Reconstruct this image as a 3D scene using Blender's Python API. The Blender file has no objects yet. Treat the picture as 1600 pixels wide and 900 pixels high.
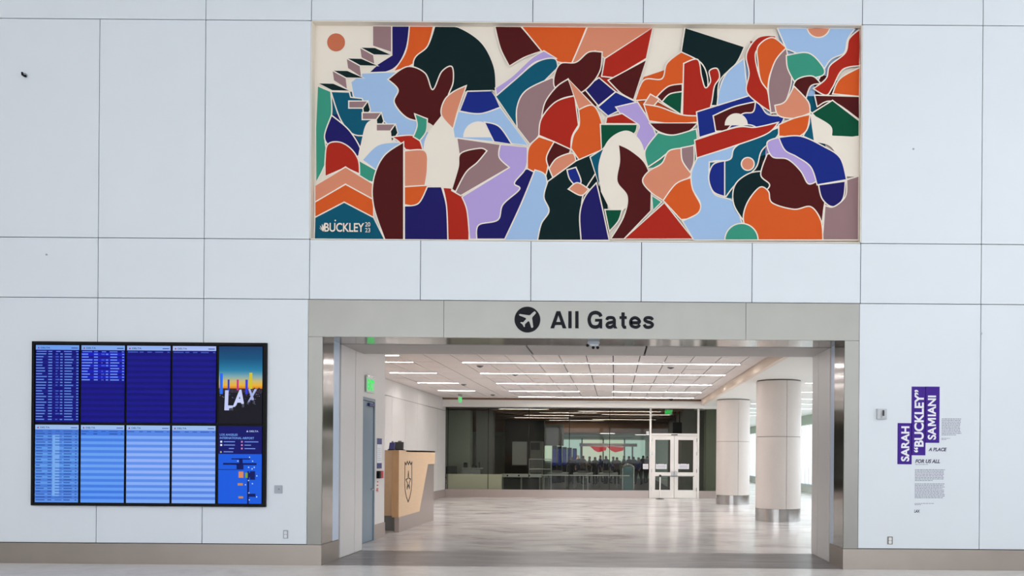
import bpy, bmesh, math, random
from mathutils import Vector, Matrix
from mathutils.geometry import tessellate_polygon
random.seed(7)
S = bpy.context.scene
COL = S.collection
# ------------------------------------------------------------------ camera
H = 1.715            # eye height
DC = 12.745          # camera to wall face
PXM = 102.0          # photo pixels per metre on the wall face
ROLL = 0.0075
cd = bpy.data.cameras.new('camera'); cam = bpy.data.objects.new('camera', cd); COL.objects.link(cam)
cam.location = (0, -DC, H); cam.rotation_euler = (math.pi/2, -ROLL, 0)
cd.sensor_width = 36; cd.lens = 1300/1600*36
cd.shift_x = -0.1; cd.shift_y = 262/1600; cd.clip_end = 400
S.camera = cam
S.view_settings.view_transform = 'Standard'; S.view_settings.look = 'None'
S.view_settings.gamma = 1; S.view_settings.use_curve_mapping = False
S.view_settings.exposure = 0.0
# ------------------------------------------------------------------ world: even overcast daylight
wd = bpy.data.worlds.new('overcast_sky'); S.world = wd; wd.use_nodes = True
bg = wd.node_tree.nodes['Background']; bg.inputs[0].default_value = (0.91, 0.95, 1.0, 1); bg.inputs[1].default_value = 2.95
# daylight of the tall clerestory on the right side of the hall
ld = bpy.data.lights.new('clerestory_daylight', 'AREA'); ld.shape = 'RECTANGLE'; ld.size = 10; ld.size_y = 4
ld.energy = 60; ld.color = (0.86, 0.93, 1.0)
lo = bpy.data.objects.new('clerestory_daylight', ld); COL.objects.link(lo)
lo.location = (11.5, -6, 9.5)
lo.rotation_euler = (Vector((5.6, 0, 7.6)) - Vector(lo.location)).to_track_quat('-Z', 'Y').to_euler()

# daylight falling through the long window wall of the right-hand corridor
ld2 = bpy.data.lights.new('corridor_daylight', 'AREA'); ld2.shape = 'RECTANGLE'; ld2.size = 58; ld2.size_y = 3.2
ld2.energy = 900; ld2.color = (0.86, 0.95, 1.0)
lo2 = bpy.data.objects.new('corridor_daylight', ld2); COL.objects.link(lo2)
lo2.location = (10.4, 32, 2.1); lo2.rotation_euler = (math.pi/2, 0, math.pi/2)
# ------------------------------------------------------------------ helpers
def lin(c):
    c /= 255.0
    return c/12.92 if c <= 0.04045 else ((c+0.055)/1.055)**2.4
def rgb(t): return (lin(t[0]), lin(t[1]), lin(t[2]), 1)
def W(px, py, r=1.0):
    """photo pixel -> (X, Z) on the plane whose depth is r times that of the wall face"""
    dx, dy = px-960.0, py-712.0
    u = dx + dy*ROLL; v = -(dy - dx*ROLL)
    return (u*r/PXM, H + v*r/PXM)
def mat(name, c, rough=0.5, metal=0.0, spec=0.5, noise=0.0, nscale=8.0, stretch=(1,1,1), bump=0.0, bscale=200.0):
    m = bpy.data.materials.new(name); m.use_nodes = True
    nt = m.node_tree; b = nt.nodes['Principled BSDF']
    b.inputs['Base Color'].default_value = rgb(c); b.inputs['Roughness'].default_value = rough
    b.inputs['Metallic'].default_value = metal; b.inputs['Specular IOR Level'].default_value = spec
    if noise or bump:
        tc = nt.nodes.new('ShaderNodeTexCoord'); mp = nt.nodes.new('ShaderNodeMapping')
        mp.inputs['Scale'].default_value = stretch
        nt.links.new(tc.outputs['Object'], mp.inputs[0])
    if noise:
        n = nt.nodes.new('ShaderNodeTexNoise'); n.inputs['Scale'].default_value = nscale; n.inputs['Detail'].default_value = 5
        nt.links.new(mp.outputs[0], n.inputs[0])
        mx = nt.nodes.new('ShaderNodeMix'); mx.data_type = 'RGBA'
        cc = rgb(c)
        mx.inputs[6].default_value = tuple(max(0, x*(1-noise)) for x in cc[:3]) + (1,)
        mx.inputs[7].default_value = tuple(min(1, x*(1+noise)) for x in cc[:3]) + (1,)
        nt.links.new(n.outputs[0], mx.inputs[0]); nt.links.new(mx.outputs[2], b.inputs['Base Color'])
    if bump:
        n2 = nt.nodes.new('ShaderNodeTexNoise'); n2.inputs['Scale'].default_value = bscale
        nt.links.new(mp.outputs[0], n2.inputs[0])
        bp = nt.nodes.new('ShaderNodeBump'); bp.inputs['Strength'].default_value = bump; bp.inputs['Distance'].default_value = 0.002
        nt.links.new(n2.outputs[0], bp.inputs['Height']); nt.links.new(bp.outputs[0], b.inputs['Normal'])
    return m
def glow(name, c, k=1.0):
    m = bpy.data.materials.new(name); m.use_nodes = True
    b = m.node_tree.nodes['Principled BSDF']
    b.inputs['Base Color'].default_value = (0.01, 0.01, 0.01, 1); b.inputs['Roughness'].default_value = 0.35
    b.inputs['Specular IOR Level'].default_value = 0.04
    b.inputs['Emission Color'].default_value = rgb(c); b.inputs['Emission Strength'].default_value = k
    return m
def lamp(name, c, k):
    m = bpy.data.materials.new(name); m.use_nodes = True; nt = m.node_tree
    nt.nodes.clear(); e = nt.nodes.new('ShaderNodeEmission'); o = nt.nodes.new('ShaderNodeOutputMaterial')
    e.inputs[0].default_value = rgb(c); e.inputs[1].default_value = k
    nt.links.new(e.outputs[0], o.inputs[0]); return m
def glass(name, tint, refl=1.0):
    m = bpy.data.materials.new(name); m.use_nodes = True; nt = m.node_tree; nt.nodes.clear()
    t = nt.nodes.new('ShaderNodeBsdfTransparent'); t.inputs[0].default_value = tint
    g = nt.nodes.new('ShaderNodeBsdfGlossy'); g.inputs['Roughness'].default_value = 0.02
    f = nt.nodes.new('ShaderNodeFresnel'); f.inputs[0].default_value = 1.5
    ml = nt.nodes.new('ShaderNodeMath'); ml.operation = 'MULTIPLY'; ml.inputs[1].default_value = refl
    x = nt.nodes.new('ShaderNodeMixShader'); o = nt.nodes.new('ShaderNodeOutputMaterial')
    nt.links.new(f.outputs[0], ml.inputs[0]); nt.links.new(ml.outputs[0], x.inputs[0])
    nt.links.new(t.outputs[0], x.inputs[1]); nt.links.new(g.outputs[0], x.inputs[2]); nt.links.new(x.outputs[0], o.inputs[0])
    return m

class MB:
    def __init__(s): s.v = []; s.f = []; s.m = []; s.mats = []
    def mi(s, m):
        if m not in s.mats: s.mats.append(m)
        return s.mats.index(m)
    def add(s, vs, fs, m):
        b = len(s.v); s.v += [tuple(p) for p in vs]; k = s.mi(m)
        for f in fs: s.f.append(tuple(b+i for i in f)); s.m.append(k)
    def box(s, x0, x1, y0, y1, z0, z1, m, bev=0.0):
        if x0 > x1: x0, x1 = x1, x0
        if y0 > y1: y0, y1 = y1, y0
        if z0 > z1: z0, z1 = z1, z0
        if bev:
            bm = bmesh.new(); bmesh.ops.create_cube(bm, size=1)
            for v in bm.verts: v.co = Vector(((x0+x1)/2+v.co.x*(x1-x0), (y0+y1)/2+v.co.y*(y1-y0), (z0+z1)/2+v.co.z*(z1-z0)))
            bmesh.ops.bevel(bm, geom=bm.edges[:], offset=min(bev, (x1-x0)*.45, (y1-y0)*.45, (z1-z0)*.45), segments=2, affect='EDGES')
            bm.verts.index_update()
            s.add([v.co[:] for v in bm.verts], [[v.index for v in f.verts] for f in bm.faces], m); bm.free(); return
        s.add([(x0,y0,z0),(x1,y0,z0),(x1,y1,z0),(x0,y1,z0),(x0,y0,z1),(x1,y0,z1),(x1,y1,z1),(x0,y1,z1)],
              [(0,3,2,1),(4,5,6,7),(0,1,5,4),(1,2,6,5),(2,3,7,6),(3,0,4,7)], m)
    def prism(s, pts, axis, a0, a1, m):
        """polygon in the plane across axis, extruded from a0 to a1. pts (p,q): axis y -> x,z ; axis x -> y,z ; axis z -> x,y"""
        def P(p, a): return (p[0], a, p[1]) if axis == 'y' else ((a, p[0], p[1]) if axis == 'x' else (p[0], p[1], a))
        n = len(pts); tri = tessellate_polygon([[Vector((p[0], p[1], 0)) for p in pts]])
        vs = [P(p, a0) for p in pts] + [P(p, a1) for p in pts]
        fs = [tuple(t) for t in tri] + [tuple(n+i for i in reversed(t)) for t in tri] + [(i, (i+1) % n, n+(i+1) % n, n+i) for i in range(n)]
        s.add(vs, fs, m)
    def flat(s, pts, y, m):
        """flat polygon in x,z at y facing -y"""
        tri = tessellate_polygon([[Vector((p[0], p[1], 0)) for p in pts]])
        s.add([(p[0], y, p[1]) for p in pts], [tuple(t) for t in tri], m)
    def quad(s, x0, x1, z0, z1, y, m):
        s.add([(x0,y,z0),(x1,y,z0),(x1,y,z1),(x0,y,z1)], [(0,1,2,3)], m)
    def cyl(s, c, r0, r1, h, m, n=24, axis='z', cap=True):
        vs = []
        for k, (r, t) in enumerate(((r0, 0), (r1, h))):
            for i in range(n):
                a = 2*math.pi*i/n; p, q = r*math.cos(a), r*math.sin(a)
                vs.append((c[0]+p, c[1]+q, c[2]+t) if axis == 'z' else ((c[0]+p, c[1]+t, c[2]+q) if axis == 'y' else (c[0]+t, c[1]+p, c[2]+q)))
        fs = [(i, (i+1) % n, n+(i+1) % n, n+i) for i in range(n)]
        if cap: fs += [tuple(range(n))[::-1], tuple(range(n, 2*n))]
        s.add(vs, fs, m)
    def tube(s, pts, r, m, n=8):
        pts = [Vector(p) for p in pts]; rings = []
        for i, p in enumerate(pts):
            d = (pts[min(i+1, len(pts)-1)] - pts[max(i-1, 0)]).normalized()
            a = d.cross(Vector((0, 0, 1)) if abs(d.z) < .9 else Vector((1, 0, 0))).normalized(); b = d.cross(a)
            rings.append([p + a*r*math.cos(2*math.pi*k/n) + b*r*math.sin(2*math.pi*k/n) for k in range(n)])
        vs = [v for R in rings for v in R]
        fs = [(i*n+k, i*n+(k+1) % n, (i+1)*n+(k+1) % n, (i+1)*n+k) for i in range(len(pts)-1) for k in range(n)]
        fs += [tuple(range(n))[::-1], tuple(range((len(pts)-1)*n, len(pts)*n))]
        s.add(vs, fs, m)
    def mesh(s, name, smooth=False, recalc=True):
        me = bpy.data.meshes.new(name); me.from_pydata(s.v, [], s.f)
        for m in s.mats: me.materials.append(m)
        me.polygons.foreach_set('material_index', s.m)
        if recalc:
            bm = bmesh.new(); bm.from_mesh(me); bmesh.ops.recalc_face_normals(bm, faces=bm.faces[:]); bm.to_mesh(me); bm.free()
        if smooth:
            me.polygons.foreach_set('use_smooth', [True]*len(me.polygons)); me.set_sharp_from_angle(angle=math.radians(40))
        me.update(); return me
    def build(s, name, parent=None, smooth=False, recalc=True, loc=None):
        o = bpy.data.objects.new(name, s.mesh(name, smooth, recalc)); COL.objects.link(o)
        if parent: o.parent = parent
        if loc: o.location = loc
        return o
def link(name, me, parent=None, loc=None):
    o = bpy.data.objects.new(name, me); COL.objects.link(o)
    if parent: o.parent = parent
    if loc: o.location = loc
    return o
def tag(o, label, cat, group=None):
    o['label'] = label; o['category'] = cat
    if group: o['group'] = group
    return o
def struct(o): o['kind'] = 'structure'; return o
def thing(name, label, cat, loc=(0,0,0), rz=0, group=None):
    o = bpy.data.objects.new(name, None); COL.objects.link(o); o.location = loc; o.rotation_euler = (0,0,rz)
    o.empty_display_size = .1
    return tag(o, label, cat, group)
_g = {}
def glyph(text, offset=0.0, shear=0.0):
    k = (text, offset, shear)
    if k in _g: return _g[k]
    c = bpy.data.curves.new('glyph', 'FONT'); c.body = text; c.offset = offset; c.shear = shear; c.fill_mode = 'FRONT'; c.resolution_u = 4
    o = bpy.data.objects.new('glyph', c); COL.objects.link(o)
    dg = bpy.context.evaluated_depsgraph_get(); dg.update()
    me = bpy.data.meshes.new_from_object(o.evaluated_get(dg))
    vs = [(v.co.x, v.co.y) for v in me.vertices]; fs = [tuple(p.vertices) for p in me.polygons]
    bpy.data.objects.remove(o); bpy.data.curves.remove(c); bpy.data.meshes.remove(me)
    xs = [v[0] for v in vs]; ys = [v[1] for v in vs]
    a, b, c0, d = min(xs), max(xs), min(ys), max(ys)
    vs = [((v[0]-a)/(b-a), (v[1]-c0)/(d-c0)) for v in vs]
    _g[k] = (vs, fs, (b-a)/(d-c0)); return _g[k]
def text(mb, t, x0, x1, z0, z1, y, m, rot=False, offset=0.0, shear=0.0, thick=0.0, shadow=None):
    vs, fs, _ = glyph(t, offset, shear)
    def P(u, v, yy):
        if rot: return (x0+(1-v)*(x1-x0), yy, z0+u*(z1-z0))
        return (x0+u*(x1-x0), yy, z0+v*(z1-z0))
    mb.add([P(u, v, y) for u, v in vs], fs, m)
    if thick:
        ec = {}
        for f in fs:
            for i in range(len(f)):
                e = (f[i], f[(i+1) % len(f)]); k = tuple(sorted(e)); ec.setdefault(k, []).append(e)
        side = [e[0] for e in ec.values() if len(e) == 1]
        n = len(vs)
        mb.add([P(u, v, y) for u, v in vs] + [P(u, v, y+thick) for u, v in vs], [(a, b, n+b, n+a) for a, b in side], m)

# ------------------------------------------------------------------ materials
M = {}
M['panel'] = mat('white_wall_panel', (222,228,234), .42, noise=.02, nscale=1.5)
M['joint'] = mat('dark_joint', (70,74,80), .8)
M['steel'] = mat('brushed_steel', (176,174,172), .11, 1.0, noise=.04, nscale=3)
M['steel_face'] = mat('satin_steel_face', (139,138,133), .34, 1.0, noise=.07, nscale=2.2, bump=.05, bscale=80)
M['steel_base'] = mat('satin_steel_base', (160,151,143), .36, 1.0, noise=.07, nscale=3)
M['painted_reflection'] = mat('pale_blue_painted_reflection', (208,222,242), .3)  # bluish light reflection on the steel jambs, put into the base colour
M['cream'] = mat('cream_paint', (238,230,216), .6)
M['white'] = mat('white_paint', (232,228,226), .5)
M['white2'] = mat('warm_white_panel', (228,224,221), .35, noise=.015, nscale=2)
M['tile'] = mat('ceiling_tile', (230,223,219), .85, noise=.015, nscale=3)
M['soffit'] = mat('pale_soffit_panel', (196,190,186), .55)
M['drywall'] = mat('ceiling_drywall', (240,238,232), .8)
M['dark'] = mat('black_gap', (26,24,24), .8)
M['black'] = mat('black_plastic', (12,12,14), .5, spec=.15)
M['stone'] = mat('column_stone', (214,205,198), .45, noise=.05, nscale=30, bump=.02)
M['cap'] = mat('grey_reveal', (84,80,76), .7)
M['wood'] = mat('light_oak', (224,192,156), .45, noise=.10, nscale=5, stretch=(3,.6,14))
M['wood2'] = mat('oak_end', (196,152,108), .45, noise=.10, nscale=5, stretch=(3,3,1))
M['doorblue'] = mat('blue_grey_door', (128,146,160), .35)
M['greyplate'] = mat('grey_metal_plate', (160,166,174), .4, .3)
M['ink'] = mat('black_lettering', (24,26,34), .6, spec=.15)
M['purple'] = mat('purple_vinyl', (68,36,142), .6, spec=.2)
M['whitevinyl'] = mat('white_vinyl', (236,236,240), .5)
M['print'] = mat('grey_violet_print', (150,148,168), .6)
M['printdark'] = mat('dark_print', (62,58,92), .6)
M['base_in'] = mat('taupe_base', (176,164,158), .3, .5)
M['glass'] = glass('tinted_glass', (.83,.85,.81,1), .45)
M['clear'] = glass('clear_glass', (.96,.98,.99,1), .2)
M['door_white'] = mat('door_white', (236,232,226), .45)
M['silver'] = mat('silver', (200,200,202), .25, 1.0)
M['red'] = mat('red_plastic', (190,26,34), .4)
M['navy'] = mat('navy_sign', (40,46,110), .5)
M['lightgrey'] = mat('light_grey', (196,200,204), .6)
M['midgrey'] = mat('mid_grey', (132,134,134), .7)
M['darkgrey'] = mat('dark_grey', (58,60,62), .6)
M['greenwall'] = mat('grey_green_wall', (178,188,174), .7)
M['slat'] = mat('brown_wood_slat', (140,104,80), .6, noise=.12, nscale=4, stretch=(1,8,8))
M['white_light'] = lamp('warm_white_diffuser', (255,250,247), 58)
M['cool_light'] = lamp('cool_white_diffuser', (240,246,255), 20)
M['dim_light'] = lamp('dim_white_diffuser', (255,240,226), 30)
M['exit'] = glow('green_exit_glow', (20,235,90), 1.0)
M['exitpanel'] = mat('exit_sign_face', (210,235,215), .3)

def stone_floor(name, c1, c2, c3, rough, stretch, scale=1.0):
    m = bpy.data.materials.new(name); m.use_nodes = True; nt = m.node_tree; b = nt.nodes['Principled BSDF']
    tc = nt.nodes.new('ShaderNodeTexCoord'); mp = nt.nodes.new('ShaderNodeMapping'); mp.inputs['Scale'].default_value = stretch
    nt.links.new(tc.outputs['Object'], mp.inputs[0])
    n = nt.nodes.new('ShaderNodeTexNoise'); n.inputs['Scale'].default_value = scale; n.inputs['Detail'].default_value = 7
    n.inputs['Distortion'].default_value = 1.2; n.inputs['Roughness'].default_value = .62
    nt.links.new(mp.outputs[0], n.inputs[0])
    r = nt.nodes.new('ShaderNodeValToRGB'); r.color_ramp.elements[0].position = .30; r.color_ramp.elements[0].color = rgb(c1)
    r.color_ramp.elements[1].position = .62; r.color_ramp.elements[1].color = rgb(c3)
    e = r.color_ramp.elements.new(.46); e.color = rgb(c2)
    nt.links.new(n.outputs[0], r.inputs[0]); nt.links.new(r.outputs[0], b.inputs['Base Color'])
    b.inputs['Roughness'].default_value = rough; b.inputs['Specular IOR Level'].default_value = .5
    return m
M['floor_in'] = stone_floor('veined_pale_stone', (166,160,159), (214,208,206), (230,226,224), .2, (.5,.95,1), 1.2)
M['floor_hall'] = stone_floor('pale_terrazzo', (214,212,211), (222,220,219), (228,226,225), .25, (1,1,1), 2)
M['threshold'] = stone_floor('grey_threshold_stone', (66,64,68), (96,94,97), (124,120,122), .33, (.5,3,1), 1.5)

# ================================================================== SETTING
# ---- floor
f = MB(); f.box(-17, 15, -24.3, 0.02, -.2, 0, M['floor_hall']); f.box(-14, 5.3, 2.02, 62, -.2, 0, M['floor_in']); f.box(5.3, 9.7, 2.02, 62, -.2, 0, M['floor_in'])
floor = struct(f.build('floor'))
t = MB(); t.box(-4.9, 3.9, .02, 2.02, -.2, 0, M['threshold']); t.build('threshold_stone', floor)
# ---- the departures hall around the camera (glazed behind and high on the right)
hs = MB()
hs.box(-17, 15, -24.3, 0.36, 10.6, 10.9, M['drywall']); hs.box(-17, -16.7, -24.3, .36, 0, 10.6, M['white']); 
hs.box(14.7, 15, -24.3, .36, 0, 5.0, M['white']); hs.box(14.7, 15, -2.5, .36, 5.0, 10.6, M['white'])
hs.box(-17, 15, -24.3, -24, 0, 1.0, M['white'])
for k in range(9): hs.box(-17+k*3.9, -16.7+k*3.9, -24.3, -24, 1.0, 10.6, M['white'])
for k in range(6): hs.box(14.7, 15, -24.3+k*4.2, -24.05+k*4.2, 5.0, 10.6, M['white'])
struct(hs.build('wall_hall'))
# ---- front wall: backing + panels with recessed joints
CX = [-780, -480, -181, -15, 151, 316.5, 481.5, 654.8, 827.3, 1000, 1173, 1342.5, 1531, 1710, 1890, 2170, 2460]
X = lambda u: (u-960)/PXM
ZT, Z1, Z2, Z3, ZB = 10.6, 8.345, 4.995, 4.075, .32
FL, FR = -4.70, 3.735        # steel surround outer edges
OL, OR, OT = -4.48, 3.515, 3.505   # opening
XL, XR = X(CX[0]), X(CX[-1])
XL = -16.7
b = MB()
ML, MR = X(481.5), X(1342.5)
b.box(XL, ML, .03, .36, 0, ZT, M['joint']); b.box(MR, XR, .03, .36, 0, ZT, M['joint'])
b.box(ML, MR, .03, .36, Z1, ZT, M['joint']); b.box(ML, MR, .03, .36, OT+.02, Z2, M['joint'])
wall = struct(b.build('wall_front'))
def wpanel(x0, x1, z0, z1):
    p = MB(); g = .0055; cx, cz = (x0+x1)/2, (z0+z1)/2
    p.box(x0+g-cx, x1-g-cx, 0, .031, z0+g-cz, z1-g-cz, M['panel'], bev=.0015); p.build('wall_panel', wall, loc=(cx, 0, cz))
for i in range(len(CX)-1):
    x0, x1 = X(CX[i]), X(CX[i+1]); mid = 6 <= i <= 10
    if i == 3: wpanel(x0, X(CX[5]), Z1, ZT)
    elif i != 4: wpanel(x0, x1, Z1, ZT)
    if not mid: wpanel(x0, x1, Z2, Z1)
    wpanel(x0, x1, Z3, Z2)
    if not mid:
        if i == 5: x1 = FL-.002
        if i == 11: x0 = FR+.002
        wpanel(x0, x1, ZB, Z3)
bb = MB()
bb.box(XL, FL, -.008, .03, 0, ZB-.006, M['steel_base']); bb.box(FR, XR, -.008, .03, 0, ZB-.006, M['steel_base'])
struct(bb.build('baseboard_front'))
# ---- steel surround of the opening
s = struct(MB().build('trim_1'))
def part(parent, name, *boxes, m, bev=0):
    q = MB()
    for bx in boxes: q.box(*bx, m, bev=bev)
    return q.build(name, parent)
part(s, 'steel_header_panel', (FL, -2.63, -.006, .03, OT, Z3-.006), m=M['steel_face'], bev=.002)
part(s, 'steel_header_panel', (-2.625, 1.995, -.006, .03, OT, Z3-.006), m=M['steel_face'], bev=.002)
part(s, 'steel_header_panel', (2.0, FR, -.006, .03, OT, Z3-.006), m=M['steel_face'], bev=.002)
part(s, 'steel_jamb_face', (FL, OL, -.006, .03, ZB, OT-.004), m=M['steel_face'], bev=.002)
part(s, 'steel_jamb_face', (OR, FR, -.006, .03, ZB, OT-.004), m=M['steel_face'], bev=.002)
part(s, 'steel_jamb_return', (OL-.03, OL, .03, .50, ZB, OT), m=M['steel'])
part(s, 'steel_jamb_return', (OR, OR+.03, .03, .58, ZB, OT), m=M['steel'])
part(s, 'painted_reflection_strip', (OL-.03, OL, .50, .79, ZB, OT), m=M['painted_reflection'])  # light reflected at the jamb edge, painted as a pale blue strip
part(s, 'painted_reflection_strip', (OR, OR+.03, .58, .79, ZB, OT), m=M['painted_reflection'])
part(s, 'steel_kickplate', (FL, OL+.006, -.012, .79, 0, ZB-.006), m=M['steel_base'], bev=.002)
part(s, 'steel_kickplate', (OR-.006, FR, -.012, .79, 0, ZB-.006), m=M['steel_base'], bev=.002)
part(s, 'steel_soffit', (OL, OR, .03, .83, OT, OT+.02), m=M['steel'])
# ---- passage walls beyond the surround
p = MB(); p.box(-14, OL-.035, .36, 2.05, 0, ZT, M['dark']); p.box(OR+.035, 12, .36, 2.05, 0, ZT, M['dark']); p.box(-4.5, 3.53, .36, 2.05, OT+.025, ZT, M['dark'])
pw = struct(p.build('wall_passage'))
for sx, x0 in ((-1, OL-.035), (1, OR)):
    for y0, y1 in ((.87, 1.62), (1.64, 2.06)):
        part(pw, 'white_jamb_panel', (x0, x0+.035, y0, y1, .005, OT), m=M['white2'], bev=.002)
part(pw, 'interior_wall_panel', (OR+.035, 9.6, 2.05, 2.075, 0, 3.96), m=M['white2'])
part(pw, 'interior_wall_panel', (-7.2, OL-.035, 2.05, 2.075, 0, 3.96), m=M['white2'])
part(pw, 'interior_wall_panel', (OL-.035, OR+.035, 2.05, 2.075, OT-.01, 3.96), m=M['white2'])
for x0, x1 in ((OL, -1.47), (-1.44, .50), (.53, OR)):
    part(pw, 'soffit_panel', (x0, x1, .85, 2.07, OT-.008, OT+.02), m=M['soffit'], bev=.002)
# ---- left partition with door, left wall
ZC, ZR = 3.965, 3.765
p = MB(); p.box(-7.2, -4.80, 2.07, 4.55, 0, ZC, M['joint'])
part1 = struct(p.build('wall_partition'))
part(part1, 'partition_panel', (-4.80, -4.78, 2.07, 2.70, 0, ZC), (-4.80, -4.78, 2.70, 3.82, 2.80, ZC), (-4.80, -4.78, 3.82, 4.56, .30, ZC), m=M['white2'])
part(part1, 'partition_end_panel', (-7.2, -4.78, 4.55, 4.57, 0, ZC), m=M['white2'])
part(part1, 'kick_base', (-4.80, -4.765, 3.82, 4.58, 0, .295), m=M['base_in'])
d = struct(MB().build('door_1'))
part(d, 'door_frame', (-4.80, -4.765, 2.70, 2.76, 0, 2.80), (-4.80, -4.765, 3.76, 3.82, 0, 2.80), (-4.80, -4.765, 2.76, 3.76, 2.74, 2.80), m=M['doorblue'])
dl = part(d, 'door_leaf', (-4.80, -4.785, 2.765, 3.755, .01, 2.73), m=M['doorblue'])
q = MB(); q.cyl((-4.785, 3.62, 1.02), .02, .02, .05, M['silver'], 12, 'x'); q.tube([(-4.735, 3.62, 1.02), (-4.735, 3.48, 1.02)], .011, M['silver']); q.build('door_handle', dl)
part(d, 'door_closer', (-4.785, -4.74, 3.35, 3.70, 2.64, 2.70), m=M['navy'])
p = MB(); p.box(-7.2, -6.885, 4.4, 21.0, 0, ZC, M['joint'])
wl = struct(p.build('wall_left'))
yy = 4.58
while yy < 21:
    y1 = min(yy+1.66, 21.03)
    part(wl, 'wall_panel', (-6.885, -6.86, yy, y1-.008, .30, 3.475), m=M['white2'])
    part(wl, 'wall_panel', (-6.885, -6.86, yy, y1-.008, 3.487, ZC), m=M['white2'])
    yy = y1
struct(part(None, 'baseboard_left', (-6.885, -6.845, 4.45, 21.0, 0, .292), m=M['base_in']))
# ---- ceiling with tiles
c = MB(); c.box(-7.2, 3.45, 2.05, 20.25, ZC+.03, ZC+.25, M['joint'])
ceil = struct(c.build('ceiling'))
YB = [2.08, 3.4, 4.75, 6.18, 7.52, 8.86, 10.2, 11.79, 13.38, 14.93, 16.48, 17.9, 19.3, 20.2]
XB = [-6.86] + [1.18+.613*k for k in range(-13, 4)] + [3.43]
XB = sorted(x for x in XB if x < 3.2 or x == 3.43)
for j in range(len(YB)-1):
    for i in range(len(XB)-1):
        g = .013
        x0, x1, y0, y1 = XB[i], XB[i+1], YB[j], YB[j+1]
        q = MB(); cx, cy = (x0+x1)/2, (y0+y1)/2
        q.box(x0+g-cx, x1-g-cx, y0+g-cy, y1-g-cy, 0, .035, M['tile'])
        q.build('ceiling_tile', ceil, loc=(cx, cy, ZC + random.uniform(-.002, .002)))
part(ceil, 'ceiling_fascia', (3.44, 3.56, 2.08, 20.4, ZR-.005, ZC+.25), m=mat('fascia_cream', (236,220,204), .8))
part(ceil, 'lower_ceiling', (3.56, 9.7, 2.08, 62, ZR, ZR+.3), m=M['drywall'])
part(ceil, 'back_bulkhead', (-7.2, 3.56, 20.42, 21.1, 3.64, ZC-.06), m=M['drywall'])
part(ceil, 'dark_slot', (-7.2, 3.56, 20.25, 21.1, ZC+.03, ZC+.25), m=M['dark'])
part(ceil, 'dark_slot', (-7.2, 3.45, 20.40, 21.1, ZC-.06, ZC+.03), m=M['slat'])
part(ceil, 'lintel', (3.56, 5.3, 20.98, 21.1, 3.64, ZR), m=M['drywall'])
for px in (778, 863, 948, 1033):
    x, z = W(px, 631.5, 2.6); q = MB(); q.cyl((x, 20.385, z), .03, .03, .035, M['whitevinyl'], 12, 'y'); q.build('sprinkler_cap', ceil)

# ---- back wall: base, glazing, door
YG = 21.03; R0 = 1+YG/DC
bk = struct(part(None, 'baseboard_back', (-6.88, 1.40, YG-.03, YG+.1, 0, .31), (3.40, 5.3, YG-.03, YG+.1, 0, .31), m=M['base_in']))
w1 = struct(MB().build('window_1'))
gx = [W(p_, 700, R0)[0] for p_ in (699.5, 762.5, 826.2, 889.5, 952.5, 1015)]
gx += []
for i in range(len(gx)-1):
    part(w1, 'glass_pane', (gx[i]+.012, gx[i+1]-.012, YG+.03, YG+.045, .31, 3.64), m=M['glass'])
xa, xb = gx[-1], W(1090.5, 700, R0)[0]
part(w1, 'glass_pane', (xb+.06, 4.35, YG+.03, YG+.045, .31, 3.64), m=M['glass'])
part(w1, 'glass_pane', (4.37, 5.28, YG+.03, YG+.045, .31, 3.64), m=M['glass'])
for x in gx[:-1]: part(w1, 'glazing_joint', (x-.012, x+.012, YG+.028, YG+.047, .31, 3.64), m=M['dark'])
part(w1, 'glazing_head', (-6.9, xa, YG, YG+.08, 3.60, 3.64), m=M['darkgrey'])
# door unit
zt = W(1050, 680, R0)[1]
d2 = struct(MB().build('door_2'))
part(d2, 'door_frame', (xa-.01, xa+.07, YG-.05, YG+.1, 0, 3.64), (xb-.03, xb+.05, YG-.05, YG+.1, 0, 3.64), (xa+.07, xb-.03, YG-.05, YG+.1, zt-.02, zt+.07), m=M['door_white'], bev=.004)
part(d2, 'transom_pane', (xa+.07, xb-.03, YG+.02, YG+.035, zt+.07, 3.64), m=M['glass'])
xm = (xa+xb+.04)/2
for x0, x1, k in ((xa+.075, xm-.006, 1), (xm+.006, xb-.035, -1)):
    st = .155
    zb0, zb1, zm0, zm1 = .34, .90, 1.06, zt-.19
    lf = part(d2, 'door_leaf', (x0, x0+st, YG-.03, YG+.03, .01, zt-.03), (x1-st, x1, YG-.03, YG+.03, .01, zt-.03), (x0+st, x1-st, YG-.03, YG+.03, .01, zb0),
         (x0+st, x1-st, YG-.03, YG+.03, zb1, zm0), (x0+st, x1-st, YG-.03, YG+.03, zm1, zt-.03), m=M['door_white'])
    part(lf, 'door_pane', (x0+st, x1-st, YG-.005, YG+.008, zb0, zb1), m=M['glass'])
    part(lf, 'door_pane', (x0+st, x1-st, YG-.005, YG+.008, zm0, zm1), m=M['glass'])
    hx = x1-.13 if k == 1 else x0+.01
    part(lf, 'door_handle', (hx, hx+.12, YG-.075, YG-.032, .88, 1.10), (hx+.03, hx+.09, YG-.1, YG-.075, .94, 1.02), m=M['silver'], bev=.008)
    hg = x0-.004 if k == 1 else x1-.026
    for zz in (.3, 1.05, 1.75, 2.3): part(lf, 'door_hinge', (hg, hg+.03, YG-.05, YG-.03, zz, zz+.14), m=M['silver'])
part(d2, 'door_number_plate', (xm-.13, xm+.13, YG-.062, YG-.052, zt+.0, zt+.035), m=M['dark'])
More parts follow.
